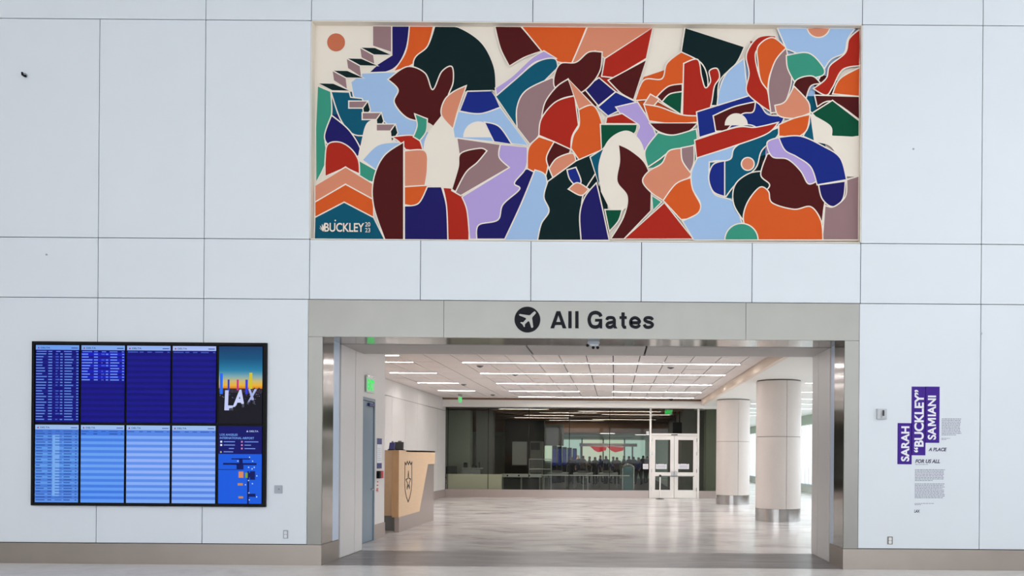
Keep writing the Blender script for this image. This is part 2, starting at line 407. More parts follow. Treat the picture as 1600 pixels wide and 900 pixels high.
# ---- right window wall and outside ground
w2 = struct(MB().build('window_2'))
y = 2.1; k = 0
while y < 61:
    part(w2, 'window_pane', (9.52, 9.535, y+.05, y+2.35, .42, 3.30), m=M['clear'])
    for dy in (0, .8, 1.6): part(w2, 'mullion', (9.45, 9.60, y+dy-.04, y+dy+.04, .35, 3.4), m=M['door_white'])
    y += 2.4
part(w2, 'window_sill', (9.30, 9.62, 2.08, 62, .33, .42), m=M['lightgrey'])
part(w2, 'window_apron', (9.46, 9.62, 2.08, 62, 0, .33), m=M['door_white'])
part(w2, 'window_head', (9.40, 9.62, 2.08, 62, 3.30, ZR), m=M['greenwall'])
g = MB(); g.box(9.7, 120, -60, 140, -.4, -.25, mat('pale_concrete_apron', (190,192,194), .9, noise=.05, nscale=1)); struct(g.build('ground'))
# ---- roof and outer shell of the inner rooms
sh = MB(); sh.box(-14.2, 9.7, .37, 62.2, 4.3, 4.5, M['drywall']); sh.box(-14.2, 9.7, 62, 62.2, 0, 4.3, M['white2']); sh.box(-14.2, -14, 2.05, 62, 0, 4.3, M['midgrey'])
struct(sh.build('wall_outer'))
# ---- dim checkpoint room behind the glass
ck = MB(); ck.box(5.28, 5.42, 21.1, 48, 0, 4.2, M['greenwall']); ck.box(-14, 5.28, 21.12, 34, 3.98, 4.1, M['darkgrey']); ck.box(-14, 5.28, 34.0, 34.3, 3.0, 4.1, M['slat'])
ck.box(-14, 5.28, 34.3, 50, 3.15, 3.3, M['greenwall']); ck.box(-14, 5.42, 50, 50.2, 0, 3.3, M['greenwall']); ck.box(-14, -7.2, 20.9, 21.05, 0, 4.2, M['midgrey'])
struct(ck.build('wall_back'))

# ================================================================== MURAL (generic abstract stand-in in the same colours)
C = dict(cream=(236,226,212), ink=(10,34,36), maroon=(80,22,22), navy=(30,26,96), orange=(214,90,36), red=(172,40,26), teal=(8,86,110),
         sky=(160,190,226), lilac=(178,158,214), mauve=(150,120,122), peach=(216,138,108), green=(58,148,124), forest=(4,78,54), blue=(24,42,128), tan=(200,112,80))
CM = {k: mat('mural_'+k+'_paint', v, .8, spec=.15) for k, v in C.items()}
YM = .115; RM = 1+YM/DC
mural = thing('mural', 'wide abstract mural of curving colour fields with cream outlines, recessed above the opening', 'mural', (0, YM, Z2))
MO = Vector((0, YM, Z2))
mx0, mz1 = W(487, 37, 1); mx0 = ML; mx1 = MR
bk_ = MB(); bk_.box(mx0, mx1, .01, .05, Z2-MO.z, Z1-MO.z, CM['cream']); bk_.build('canvas', mural)
fr = MB(); t_ = .012
fr.box(mx0, mx0+t_, -YM-.002, .01, Z2-MO.z, Z1-MO.z, M['cream']); fr.box(mx1-t_, mx1, -YM-.002, .01, Z2-MO.z, Z1-MO.z, M['cream'])
fr.box(mx0, mx1, -YM-.002, .01, Z1-MO.z-t_, Z1-MO.z, M['cream']); fr.box(mx0, mx1, -YM-.002, .01, Z2-MO.z, Z2-MO.z+t_, M['cream']); fr.build('reveal_frame', mural)
pa = MB(); layer = [0]
cl = (mx0+t_, mx1-t_, Z2+t_, Z1-t_)
def curve(pts, closed=True):
    """catmull-rom through the points; a third value 1 marks a sharp corner"""
    n = len(pts)
    P = [Vector((p[0], p[1])) for p in pts]; sh_ = [len(p) > 2 and p[2] == 1 for p in pts]
    out = []
    for i in range(n):
        j = (i+1) % n
        p1, p2 = P[i], P[j]; p0 = P[i-1] if not sh_[i] else p1; p3 = P[(j+1) % n] if not sh_[j] else p2
        if sh_[i] and sh_[j]: out.append(p1); continue
        for k in range(8):
            t = k/8; out.append(.5*((2*p1)+(-p0+p2)*t+(2*p0-5*p1+4*p2-p3)*t*t+(-p0+3*p1-3*p2+p3)*t**3))
    return out
def shape(colr, pts, line=True, sharp=False):
    if sharp: pts = [(p[0], p[1], 1) for p in pts]
    c_ = curve(pts); q = []
    for p in c_:
        x, z = W(p.x, p.y, RM); x = min(max(x, cl[0]), cl[1]); z = min(max(z, cl[2]), cl[3])
        if not q or (abs(x-q[-1][0])+abs(z-q[-1][1])) > 1e-4: q.append((x, z))
    if abs(q[0][0]-q[-1][0])+abs(q[0][1]-q[-1][1]) < 1e-4: q.pop()
    layer[0] += 1; y = .009 - layer[0]*.0003
    pa.flat([(a, b_-MO.z) for a, b_ in q], y, CM[colr])
    if not line: return
    n = len(q); hw = .0095; V = [Vector(a) for a in q]; inn = []; out = []
    for i in range(n):
        a, b_, c2 = V[i-1], V[i], V[(i+1) % n]
        d1, d2_ = (b_-a).normalized(), (c2-b_).normalized()
        n1, n2 = Vector((-d1.y, d1.x)), Vector((-d2_.y, d2_.x)); m_ = (n1+n2)
        if m_.length < .3: m_ = n1
        else: m_ = m_.normalized()/max(.55, m_.normalized().dot(n1))
        inn.append(b_-m_*hw); out.append(b_+m_*hw)
    def cp(v): return (min(max(v.x, cl[0]), cl[1]), y-.00012, min(max(v.y, cl[2]), cl[3])-MO.z)
    pa.add([cp(v) for v in inn]+[cp(v) for v in out], [(i, (i+1) % n, n+(i+1) % n, n+i) for i in range(n)], CM['cream'])
def disc(colr, x, y, r, line=True, a0=0, a1=360):
    pts = [(x+r*math.cos(math.radians(a)), y+r*math.sin(math.radians(a)), 1) for a in range(a0, a1 if a1-a0 >= 360 else a1+1, 10)]
    shape(colr, pts, line)
# underlay colour fields
for c_, p_ in (('teal',[(517,143),(600,143),(620,214),(575,250),(545,250),(517,200)]), ('navy',[(507,180),(530,178),(575,240),(560,262),(507,250)]),
               ('maroon',[(838,140),(940,82),(945,150),(900,200),(842,214)]), ('ink',[(846,250),(945,232),(952,376),(840,376)]), ('red',[(990,90),(1000,90),(960,150),(930,120)]),
               ('orange',[(1006,120),(1066,100),(1100,190),(1030,196),(990,158)]), ('ink',[(1066,90),(1150,90),(1122,200),(1090,200)]), ('sky',[(1118,130),(1170,90),(1215,210),(1120,210)]),
               ('red',[(1172,64),(1230,70),(1236,150),(1206,180)]), ('sky',[(1080,228),(1160,210),(1190,376),(1084,376)]), ('teal',[(1108,236),(1226,190),(1230,300),(1134,310)]),
               ('green',[(1008,200),(1090,200),(1090,260),(1010,262)]), ('sky',[(1214,40),(1340,40),(1290,150),(1236,150)]), ('teal',[(1246,150),(1284,150),(1290,230),(1240,230)]), ('ink',[(1140,260),(1200,240),(1206,352),(1160,352)]),
               ('maroon',[(1270,110),(1344,140),(1344,200),(1276,170)]), ('lilac',[(1196,216),(1266,220),(1270,290),(1196,260)]), ('maroon',[(1190,250),(1290,270),(1286,376),(1190,330)]), ('mauve',[(1276,300),(1344,276),(1344,376),(1276,376)])):
    shape(c_, p_, False, True)
# left third
disc('tan', 525, 66, 14, False)
shape('navy', [(612,38,1),(640,38,1),(634,78),(614,108),(572,118,1),(590,100,1),(612,86,1)])
shape('orange', [(640,38,1),(678,38,1),(668,72),(645,100),(614,112,1),(634,80)])
shape('ink', [(680,38,1),(715,42),(752,66),(772,104),(775,142,1),(735,143),(690,150),(652,150,1),(646,96),(668,72)])
shape('sky', [(566,114,1),(618,112,1),(626,150),(648,186),(668,205),(690,232,1),(646,248),(612,214,1),(578,176,1),(552,150,1),(548,128,1)])
shape('maroon', [(606,124,1),(636,104),(664,114),(676,140),(690,112),(706,104),(708,128),(700,150),(694,176),(684,204,1),(668,192),(636,184),(616,160),(622,140)])
shape('mauve', [(582,40,1),(612,40,1),(612,82,1),(582,72,1)], sharp=True)
for i, (x, y_) in enumerate(((562,74),(541,91),(519,110),(497,130))):
    shape('ink', [(x,y_,1),(x+24,y_,1),(x+50,y_+12,1),(x+22,y_+12,1)], sharp=True)
    if i < 3: shape('mauve', [(x,y_,1),(x+22,y_+12,1),(x+24,y_+30,1),(x+2,y_+16,1)], sharp=True)
shape('green', [(496,134,1),(517,143,1),(518,180),(508,212),(510,250),(494,286,1),(493,200,1)])
shape('teal', [(517,143,1),(546,144,1),(548,152,1),(566,154,1),(572,172,1),(592,182,1),(612,200,1),(560,212),(534,190)])
shape('navy', [(518,180,1),(546,204),(564,236),(550,246),(520,232),(507,214)])
shape('cream', [(575,192),(596,190),(612,214,1),(620,240,1),(590,250),(562,252),(566,220)])
shape('sky', [(630,222,1),(592,226),(566,250,1),(590,268,1),(612,250)])
shape('green', [(556,248,1),(592,268,1),(586,286,1),(556,274)])
shape('red', [(508,250),(512,226),(530,222),(548,232),(560,250),(562,272,1),(540,262,1),(508,276,1)])
for (a, b_) in ((545,158),(566,176),(588,194)):
    shape('mauve', [(a,b_,1),(a+30,b_,1),(a+22,b_+11,1),(a,b_+11,1)], sharp=True)
    shape('ink', [(a+30,b_,1),(a+34,b_+14,1),(a+24,b_+28,1),(a+22,b_+11,1)], sharp=True)
shape('peach', [(492,290,1),(540,261,1),(584,288,1),(584,312,1),(540,288,1),(492,316,1)], sharp=True)
shape('orange', [(492,316,1),(540,288,1),(584,312,1),(584,340,1),(538,316,1),(492,340,1)], sharp=True)
shape('teal', [(492,340,1),(538,316,1),(584,340,1),(602,376,1),(491,376,1)], sharp=True)
shape('cream', [(690,182,1),(708,200),(718,236),(716,272),(706,298,1),(680,292),(662,292),(662,240),(668,212)])
shape('red', [(612,214,1),(650,213),(662,238,1),(634,234,1),(624,222)])
shape('peach', [(632,236,1),(664,236),(668,262),(664,292,1),(650,297),(632,292,1)])
shape('orange', [(632,292,1),(664,290),(676,290,1),(664,318),(648,322),(632,320,1)])
shape('navy', [(632,322,1),(654,318),(668,292,1),(690,292,1),(698,324),(700,376,1),(632,376,1)])
shape('red', [(692,293,1),(716,298),(732,324),(733,376,1),(700,376,1),(698,324)])
shape('maroon', [(631,222,1),(600,244),(584,280),(584,322),(602,376,1),(631,376,1)])
shape('green', [(648,178,1),(668,186,1),(666,206),(656,220,1),(646,214,1),(652,196)])
shape('peach', [(729,134,1),(716,172),(708,202,1),(690,180),(694,158),(708,144)])
shape('blue', [(730,143,1),(770,142,1),(782,168,1),(750,178),(718,174,1)])
shape('sky', [(716,174,1),(750,178),(782,168,1),(826,228,1),(772,222,1),(710,216,1),(708,202,1)])
disc('cream', 748, 214, 23, True, 180, 360); shape('blue', [(757,191,1),(780,198),(800,226,1),(772,222,1),(764,206)])
shape('mauve', [(714,216,1),(782,226,1),(780,244),(796,262,1),(720,306,1),(706,298,1),(718,262)])
shape('maroon', [(720,240),(750,232),(761,236,1),(746,254),(728,270),(712,300,1),(706,296,1),(716,262)])
shape('navy', [(800,268,1),(838,262,1),(824,300),(790,374,1),(744,374,1),(748,350)])
shape('lilac', [(782,226,1),(824,230,1),(822,262),(804,286),(812,296),(786,320),(778,344),(748,352),(745,374,1),(734,374,1),(730,330),(722,308,1),(796,262,1),(780,246)])
# centre
shape('maroon', [(773,40,1),(814,40,1),(848,80,1),(820,90),(796,104,1),(782,76)])
shape('orange', [(815,40,1),(918,40,1),(906,70),(893,100,1),(868,96),(846,80,1)])
shape('peach', [(918,40,1),(1020,40,1),(945,92,1),(930,80),(893,102,1)], sharp=True)
shape('red', [(1020,42,1),(1010,92,1),(960,122,1),(940,120,1),(945,92,1)], sharp=True)
shape('maroon', [(1010,94,1),(990,157,1),(970,146),(950,126,1)])
shape('lilac', [(774,138,1),(800,120),(830,92),(850,80,1),(870,92,1),(836,98),(804,128),(776,150,1)])
shape('teal', [(776,150,1),(804,126),(838,98),(866,92),(872,106,1),(848,130),(820,160),(808,200,1),(768,142,1)])
shape('mauve', [(862,122,1),(874,130),(852,160),(846,190),(842,212),(828,226,1),(808,200,1),(808,168),(822,142)])
shape('navy', [(936,122,1),(962,144,1),(935,166,1),(912,138,1)], sharp=True)
shape('blue', [(962,144,1),(994,160,1),(950,182,1),(934,168,1)], sharp=True)
shape('maroon', [(866,120),(876,100),(900,98),(920,82),(941,82,1),(938,110),(924,132),(905,146),(888,136),(868,138)])
shape('maroon', [(846,186,1),(852,160),(870,136),(888,124,1),(898,150,1),(872,158)])
shape('red', [(898,150,1),(904,196,1),(894,214),(892,234,1),(866,222,1),(842,212,1),(846,186),(868,160)])
shape('peach', [(888,124,1),(928,166,1),(904,172,1)], sharp=True)
shape('orange', [(904,172,1),(928,166),(942,200),(940,238),(906,252,1),(892,232,1),(896,212),(905,196)])
shape('orange', [(842,214,1),(866,222,1),(858,240),(856,262),(852,278,1),(824,264,1),(826,232)])
shape('maroon', [(866,222,1),(892,234,1),(886,244),(858,264,1),(854,246)])
shape('peach', [(858,264,1),(870,248),(894,240),(900,252,1),(880,270),(864,278,1)])
shape('sky', [(836,266,1),(852,274),(856,300),(860,340),(850,376,1),(788,376,1),(814,320)])
shape('ink', [(856,284,1),(900,252,1),(942,234,1),(932,268),(910,310),(910,376,1),(840,376,1),(846,350),(858,330),(850,308)])
shape('blue', [(886,266,1),(900,262,1),(908,284),(900,292,1),(890,280)])
shape('peach', [(888,296,1),(902,286),(920,296,1),(908,306)])
shape('navy', [(932,286,1),(940,320),(952,376,1),(908,376,1),(906,336),(914,308)])
shape('lilac', [(962,168,1),(996,160,1),(1010,182),(1022,204),(1030,228,1),(1004,236),(994,214),(998,196),(976,186)])
shape('red', [(948,184,1),(972,178,1),(996,194,1),(946,194,1)], sharp=True)
shape('forest', [(938,195,1),(996,195,1),(990,210),(962,214),(940,236,1)])
shape('teal', [(922,246,1),(944,232,1),(936,290,1)])
shape('cream', [(940,300,1),(936,260),(950,222),(975,206),(994,214),(1006,240),(1006,300,1),(960,340,1)])
shape('forest', [(945,328,1),(972,328,1),(966,346),(952,362,1)])
shape('maroon', [(966,226,1),(986,236),(1008,256),(1017,286),(1017,330,1),(975,374,1),(954,374,1),(974,340),(980,308),(964,284),(968,252)])
shape('red', [(1038,317,1),(1083,374,1),(975,374,1)], sharp=True)
# right third
shape('orange', [(1064,82,1),(1092,92,1),(1094,130),(1098,180,1),(1065,180,1),(1022,156,1),(992,158,1),(1006,126),(1034,124),(1042,100)])
shape('ink', [(1070,44,1),(1163,74,1),(1150,100),(1124,128),(1122,166,1),(1100,166,1),(1106,130),(1096,100),(1064,82,1)])
shape('red', [(1068,100,1),(1090,94),(1096,120),(1102,138),(1110,128),(1108,112),(1120,108),(1124,122),(1116,136),(1112,160),(1106,182,1),(1066,182,1)])
shape('maroon', [(1026,152,1),(1044,136),(1066,132,1),(1066,144,1),(1046,148),(1034,160,1)])
shape('forest', [(1034,160,1),(1046,148),(1066,144,1),(1064,180,1)])
shape('peach', [(1016,148,1),(1030,156,1),(1020,168,1),(1006,164,1)], sharp=True)
shape('orange', [(1006,164,1),(1030,168),(1064,180),(1090,182,1),(1090,192,1),(1050,194),(1014,190,1)])
shape('maroon', [(1014,193,1),(1090,193,1),(1076,206),(1050,212),(1028,206)])
shape('sky', [(1162,92,1),(1166,130),(1170,156,1),(1120,166,1),(1124,140),(1136,114)])
shape('green', [(1028,208,1),(1052,212),(1088,202,1),(1086,226),(1050,236),(1030,250),(1012,262,1),(1008,236)])
shape('peach', [(1046,236),(1076,232,1),(1082,250),(1082,272),(1060,290),(1036,314,1),(1018,302),(1004,284),(1014,268),(1034,256)])
shape('mauve', [(1064,232,1),(1084,228,1),(1084,254),(1078,270,1),(1066,252)])
shape('orange', [(1080,278,1),(1084,300),(1095,324),(1084,340),(1064,344,1),(1036,314,1),(1056,288)])
shape('green', [(1018,306,1),(1034,316,1),(1020,330,1)], sharp=True)
shape('sky', [(1090,246,1),(1120,232),(1150,228),(1142,250),(1112,254),(1108,276),(1116,304),(1146,316),(1160,350),(1182,376,1),(1084,376,1),(1066,346,1),(1090,334),(1094,318),(1082,296),(1080,270)])
shape('teal', [(1108,254,1),(1140,250),(1152,228),(1216,200,1),(1214,214),(1190,236),(1180,264),(1150,288),(1134,308,1),(1110,290)])
shape('blue', [(1132,252,1),(1132,308,1),(1114,300),(1107,278),(1114,258)])
disc('peach', 1168, 257, 10)
shape('blue', [(1088,176,1),(1172,150,1),(1188,166),(1200,180),(1226,182,1),(1218,196),(1194,206),(1170,196),(1132,204),(1092,216,1)])
shape('maroon', [(1114,182,1),(1146,168),(1180,160,1),(1176,176),(1158,180),(1134,206,1),(1118,206,1)])
disc('cream', 1150, 196, 17, True, 180, 360)
shape('red', [(1085,220,1),(1150,200),(1180,200),(1216,192,1),(1198,210),(1150,228),(1088,248,1)])
shape('red', [(1166,86),(1184,60),(1212,58),(1198,70),(1180,84),(1186,120),(1198,140),(1204,176,1),(1186,164),(1166,144),(1170,116)])
shape('orange', [(1184,74),(1206,60),(1228,76,1),(1212,96),(1202,120),(1199,142,1),(1188,126),(1184,100)])
shape('mauve', [(1228,76,1),(1232,100),(1236,130),(1222,170),(1204,178,1),(1200,136),(1210,98)])
shape('sky', [(1214,40,1),(1340,40,1),(1324,62),(1318,84),(1296,96),(1276,130,1),(1250,90),(1228,78,1)])
shape('green', [(1228,88,1),(1262,84),(1284,104),(1286,118),(1264,124),(1240,128,1),(1230,108)])
disc('peach', 1278, 42, 18, True, 0, 180)
shape('maroon', [(1236,146,1),(1244,126),(1268,120),(1282,132,1),(1266,136),(1258,158,1)])
shape('red', [(1344,46,1),(1344,104,1),(1316,110),(1300,138),(1290,150),(1270,140,1),(1290,124),(1296,104),(1320,84),(1326,62)])
shape('orange', [(1344,106,1),(1344,152,1),(1300,148,1),(1312,124)])
shape('maroon', [(1272,150,1),(1344,152,1),(1344,190,1),(1300,160),(1276,168,1)])
shape('forest', [(1300,158,1),(1344,190,1),(1344,214,1),(1300,214),(1268,178,1)])
shape('teal', [(1252,160,1),(1268,178,1),(1280,196),(1272,222,1),(1254,214,1),(1264,190)])
shape('peach', [(1210,166,1),(1226,160),(1240,136,1),(1262,160),(1265,178,1),(1240,186),(1216,182)])
shape('orange', [(1216,196,1),(1240,186),(1265,180,1),(1260,204),(1246,216,1),(1216,214,1)])
shape('cream', [(1266,180,1),(1296,198),(1298,214,1),(1344,216,1),(1344,276,1),(1318,276,1),(1300,232),(1272,222,1)])
shape('ink', [(1196,268,1),(1206,300),(1200,346,1),(1164,350,1),(1146,320),(1148,290),(1170,272)])
shape('maroon', [(1198,242,1),(1240,236),(1270,262),(1290,290),(1286,330),(1282,364,1),(1262,330),(1216,328),(1192,308),(1202,290),(1188,274)])
shape('lilac', [(1198,224),(1216,216,1),(1240,234),(1262,250),(1276,284,1),(1262,288),(1250,268),(1230,250),(1206,246)])
shape('blue', [(1216,216,1),(1250,214),(1286,230),(1312,248),(1322,282,1),(1276,290,1),(1266,262),(1244,246),(1226,236)])
shape('navy', [(1278,290,1),(1320,284,1),(1316,312),(1300,324),(1284,312)])
shape('mauve', [(1288,322,1),(1302,324),(1320,308),(1322,282,1),(1344,276,1),(1344,376,1),(1284,376,1)])
shape('orange', [(1166,320),(1186,294),(1200,300),(1206,318),(1240,328),(1266,324),(1282,346),(1285,376,1),(1184,376,1),(1162,350)])
disc('green', 1158, 376, 26, True, 180, 360)
# painted signature lettering
LY = .009 - (layer[0]+2)*.0003
def mtext(t, x0, x1, y0, y1, off=.01):
    a, zt_ = W(x0, y0, RM); c_, zb_ = W(x1, y1, RM); text(pa, t, a, c_, zb_-MO.z, zt_-MO.z, LY, CM['cream'], offset=off)
mtext('BUCKLEY', 508, 570, 349, 363.5, .02); mtext('20', 571.5, 579.5, 348, 355); mtext('23', 571.5, 579.5, 357, 364)
disc('cream', 525, 345.5, 1.2, False)
for k in range(4):
    a = math.radians(140-k*22); bx, by = 506.5, 363
    tipx, tipy = bx+math.cos(a)*9*(1 if k else .8)-1, by-math.sin(a)*13*(.75+.09*k)
    nx, ny = 1.1, .6
    shape('cream', [(bx,by,1),((bx+tipx)/2-nx,(by+tipy)/2-ny),(tipx,tipy),((bx+tipx)/2+nx,(by+tipy)/2+ny)], False)
pa.build('painted_artwork', mural, recalc=False)

# ================================================================== FLIGHT INFORMATION DISPLAY WALL
YD = -.045; RD = 1+YD/DC
dx0, dz1 = W(49.8, 533.5, RD)[0], W(233, 534.5, RD)[1]; dx1, dz0 = W(415.5, 660, RD)[0], W(233, 791, RD)[1]
disp = thing('display_wall', 'black framed bank of ten flight information screens on the left wall', 'display', ((dx0+dx1)/2, YD, dz0))
DO = Vector(disp.location)
q = MB(); fw = .045
q.box(dx0-DO.x, dx1-DO.x, .025, .045, 0, dz1-DO.z, M['black'])
q.build('housing', disp)
q = MB()
for a in ((dx0, dx0+fw, dz0, dz1), (dx1-fw, dx1, dz0, dz1), (dx0+fw, dx1-fw, dz1-fw, dz1), (dx0+fw, dx1-fw, dz0, dz0+fw)):
    q.box(a[0]-DO.x, a[1]-DO.x, -.004, .03, a[2]-DO.z, a[3]-DO.z, M['black'], bev=.003)
q.build('bezel_frame', disp)
_gm = {}
def gm(c, k=.95):
    c = tuple(int(v) for v in c)
    if (c, k) not in _gm: _gm[(c, k)] = glow('screen_glow_%d' % len(_gm), c, k)
    return _gm[(c, k)]
def lerp(a, b_, t): return tuple(a[i]+(b_[i]-a[i])*t for i in range(3))
rows_z = [(W(233, 540.3, RD)[1], W(233, 660.6, RD)[1]), (W(233, 664.8, RD)[1], W(233, 786, RD)[1])]
def delta(q, x0, x1, z, h, y, m, mr):
    """small triangle mark and word as on the screens"""
    q.add([(x0, y, z), (x0+h*1.1, y, z), (x0+h*.55, y, z+h)], [(0,1,2)], mr)
    text(q, 'DELTA', x0+h*1.7, x1, z, z+h*.85, y, m, offset=.015)
for r_ in range(2):
    for c_ in range(5):
        u0 = 54.8+c_*71.35+(1.2 if c_ == 4 else 0); x0, x1 = W(u0, 660, RD)[0], W(u0+67.8, 660, RD)[0]
        z1, z0 = rows_z[r_]; w_, h_ = x1-x0, z1-z0
        o = MB(); cx = (x0+x1)/2-DO.x; o.box(-w_/2, w_/2, .006, .024, 0, h_, M['black'])
        scr = o.build('screen', disp, loc=(cx, 0, z0-DO.z))
        q = MB(); U = lambda u: (u-.5)*w_; V = lambda v: (1-v)*h_
        def R(a, b_, c__, d_, m_, l=0): q.quad(U(a), U(b_), V(d_), V(c__), .0055-l*.0006, m_)
        if c_ < 4 and r_ == 0:
            hd = gm(lerp((110,160,240), (170,190,245), c_/3)); R(0, 1, 0, .06, hd)
            delta(q, U(.04), U(.33), V(.045), h_*.025, .004, gm((30,40,90)), gm((150,40,90)))
            R(.82, .97, .03, .042, gm((60,80,160)), 1)
            R(0, 1, .06, 1, gm((6,6,118)))
            for k, (a, b_) in enumerate(((.02,.25),(.29,.38),(.47,.57),(.65,.83),(.93,.98))): R(a, b_, .075, .088, gm((90,120,225) if c_ < 2 else (60,90,190)), 1)
            for k in range(24):
                v = .107+k*.037
                if k % 2: R(0, 1, v-.010, v+.027, gm((12,10,140) if c_ else (14,20,128)), .5)
                n = 24 if c_ == 0 else (10 if c_ == 1 else 0)
                if k < n:
                    if c_ == 1 and k == 0: R(0, 1, .095, .107+10*.037-.008, gm((10,24,190)), .3)
                    tm = gm((110,150,250) if c_ else (96,140,225))
                    random.seed(k*7+c_)
                    R(.01, .01+random.uniform(.13,.25), v, v+.014, tm, 1); R(.29, .38, v, v+.014, tm, 1)
                    if random.random() < .85: R(.46, .46+random.uniform(.03,.09), v, v+.013, gm((70,100,215)), 1); R(.565, .62, v, v+.014, tm, 1)
                    R(.665, .665+random.uniform(.15,.21), v, v+.014, tm, 1); R(.94, .985, v, v+.014, tm, 1)
        elif c_ < 4:
            base = [(92,146,232),(96,156,246),(124,172,250),(132,176,250)][c_]; lo_ = [(96,158,236),(110,164,245),(150,180,252),(150,182,252)][c_]
            dk = [(70,120,215),(64,122,228),(86,136,232),(88,134,230)][c_]
            R(0, 1, 0, .06, gm((158,192,240))); delta(q, U(.04), U(.33), V(.045), h_*.025, .004, gm((40,50,100)), gm((150,40,90)))
            R(.82, .97, .03, .042, gm((90,110,180)), 1)
            R(0, 1, .06, .10, gm(dk)); R(0, 1, .10, 1, gm(base))
            for (a, b_) in ((.02,.18),(.29,.38),(.47,.57),(.65,.85),(.93,.98)): R(a, b_, .075, .086, gm((50,90,180)), 1)
            for k in range(24):
                v = .107+k*.0372; t_k = math.sin(math.pi*min(1, k/20.)) 
                R(0, 1, v-.008, v+.0285, gm(lerp(base, lo_, round(t_k, 1)) if k % 2 else lerp(dk, base, .35*round(t_k,1))), .5)
                if (c_ == 0) or (c_ == 1 and k == 0):
                    tm = gm((40,80,165)); random.seed(k*5+c_)
                    R(.02, .02+random.uniform(.08,.22), v, v+.012, tm, 1); R(.29, .38, v, v+.012, tm, 1)
                    if random.random() < .8: R(.46, .62, v, v+.012, gm((60,105,195)), 1)
                    R(.66, .66+random.uniform(.14,.2), v, v+.012, tm, 1); R(.92, .96, v, v+.012, tm, 1)
            if c_ == 0: R(.4, .56, .13, .92, gm((120,172,240)), .8)
        elif r_ == 0:
            sky = [(0,(20,62,108)),(.15,(14,84,128)),(.3,(40,128,168)),(.38,(130,170,180)),(.44,(206,186,120)),(.5,(240,180,50)),(.545,(214,104,28)),(.56,(120,50,40))]
            N = 34
            for k in range(N):
                v = .56*k/N
                for a, b_ in zip(sky[:-1], sky[1:]):
                    if a[0] <= v < b_[0]: cc = lerp(a[1], b_[1], (v-a[0])/(b_[0]-a[0]))
                R(0, 1, v, .56*(k+1)/N+.001, gm(cc))
            R(0, 1, .56, 1, gm((18,16,30))); R(0, 1, .545, .60, gm((52,40,52)), .5)
            random.seed(3)
            for k in range(60):
                a, v = random.random()*.97, random.uniform(.56,.68); R(a, a+.02, v, v+.008, gm(random.choice([(90,80,110),(140,120,140),(60,70,130),(30,28,50)])), .7)
            for k in range(9): a = .70+.035*k; R(a, a+.03, .535+.01*(k % 3), .57, gm((40,30,34)), .6)
            for a, v0, v1, w2_, cc in ((.03,.35,.62,.06,(40,110,240)), (.21,.43,.58,.035,(40,60,190)), (.42,.43,.57,.035,(200,40,130)), (.62,.43,.62,.045,(50,60,210)), (.71,.34,.55,.06,(214,196,40))):
                R(a-.01, a+w2_, v0, v1, gm(cc), 1)
            lm = gm((196,204,246))
            text(q, 'L', U(.13), U(.34), V(.83), V(.57), .0035, lm, offset=.05, shear=.05)
            text(q, 'A', U(.32), U(.60), V(.79), V(.56), .0033, gm((206,212,250)), offset=.04, shear=.15)
            text(q, 'X', U(.64), U(.88), V(.75), V(.55), .0035, gm((170,180,230)), offset=.04, shear=.15)
            for k in range(26):
                a = .24+.028*k; v = .815-.006*k; R(a, a+.025, v+random.uniform(-.02,.0), v+.06, gm((20,18,28)), 4.5)
        else:
            R(0, 1, 0, .36, gm((8,12,104))); R(0, 1, .36, 1, gm((20,92,226)))
            delta(q, U(.64), U(.92), V(.075), h_*.024, .004, gm((190,210,250)), gm((190,210,250)))
            text(q, 'LOS ANGELES', U(.03), U(.44), V(.125), V(.098), .004, gm((120,165,245)), offset=.02)
            text(q, 'INTERNATIONAL AIRPORT', U(.03), U(.82), V(.168), V(.140), .004, gm((120,165,245)), offset=.02)
            for k, v in enumerate((.19,.233,.277)):
                if k < 2: R(.04, .085, v, v+.024, gm((225,235,250)), 1); R(.12, .38, v+.005, v+.018, gm((110,140,220)), 1)
                else: R(.24, .36, v+.005, v+.018, gm((110,140,220)), 1)
                R(.52, .56, v, v+.022, gm((200,130,190)), 1); R(.60, [.92,.75,.85][k], v+.005, v+.018, gm((110,140,220)), 1)
            R(.04, .075, .325, .345, gm((190,190,120)), 1); R(.12, .34, .325, .338, gm((110,140,220)), 1)
            nv = gm((6,20,96))
            for a in ((.30,.73,.415,.43),(.48,.56,.42,.48),(.11,.88,.475,.50),(.42,.58,.49,.56),(0,.42,.558,.565),(.67,.71,.58,1),(.71,.74,.60,.66),(.73,.85,.58,.69),(.71,.86,.87,.91)): R(*a, nv, 1)
            R(.47, .58, .585, .665, gm((222,140,90)), 2); R(.62, .68, .60, .665, gm((120,160,60)), 2)
            R(.45, .57, .735, .765, gm((190,140,90)), 2); R(.47, .58, .905, .93, gm((200,140,60)), 2)
            for a, v in ((.72,.40),(.45,.45),(.79,.45),(.70,.53),(.78,.55),(.83,.53),(.89,.64),(.70,.70),(.79,.74),(.71,.86),(.89,.91),(.72,.95),(.63,.755)): R(a-.012, a+.012, v-.007, v+.007, gm((200,225,255)), 2)
        q.build('screen_print', scr, recalc=False)

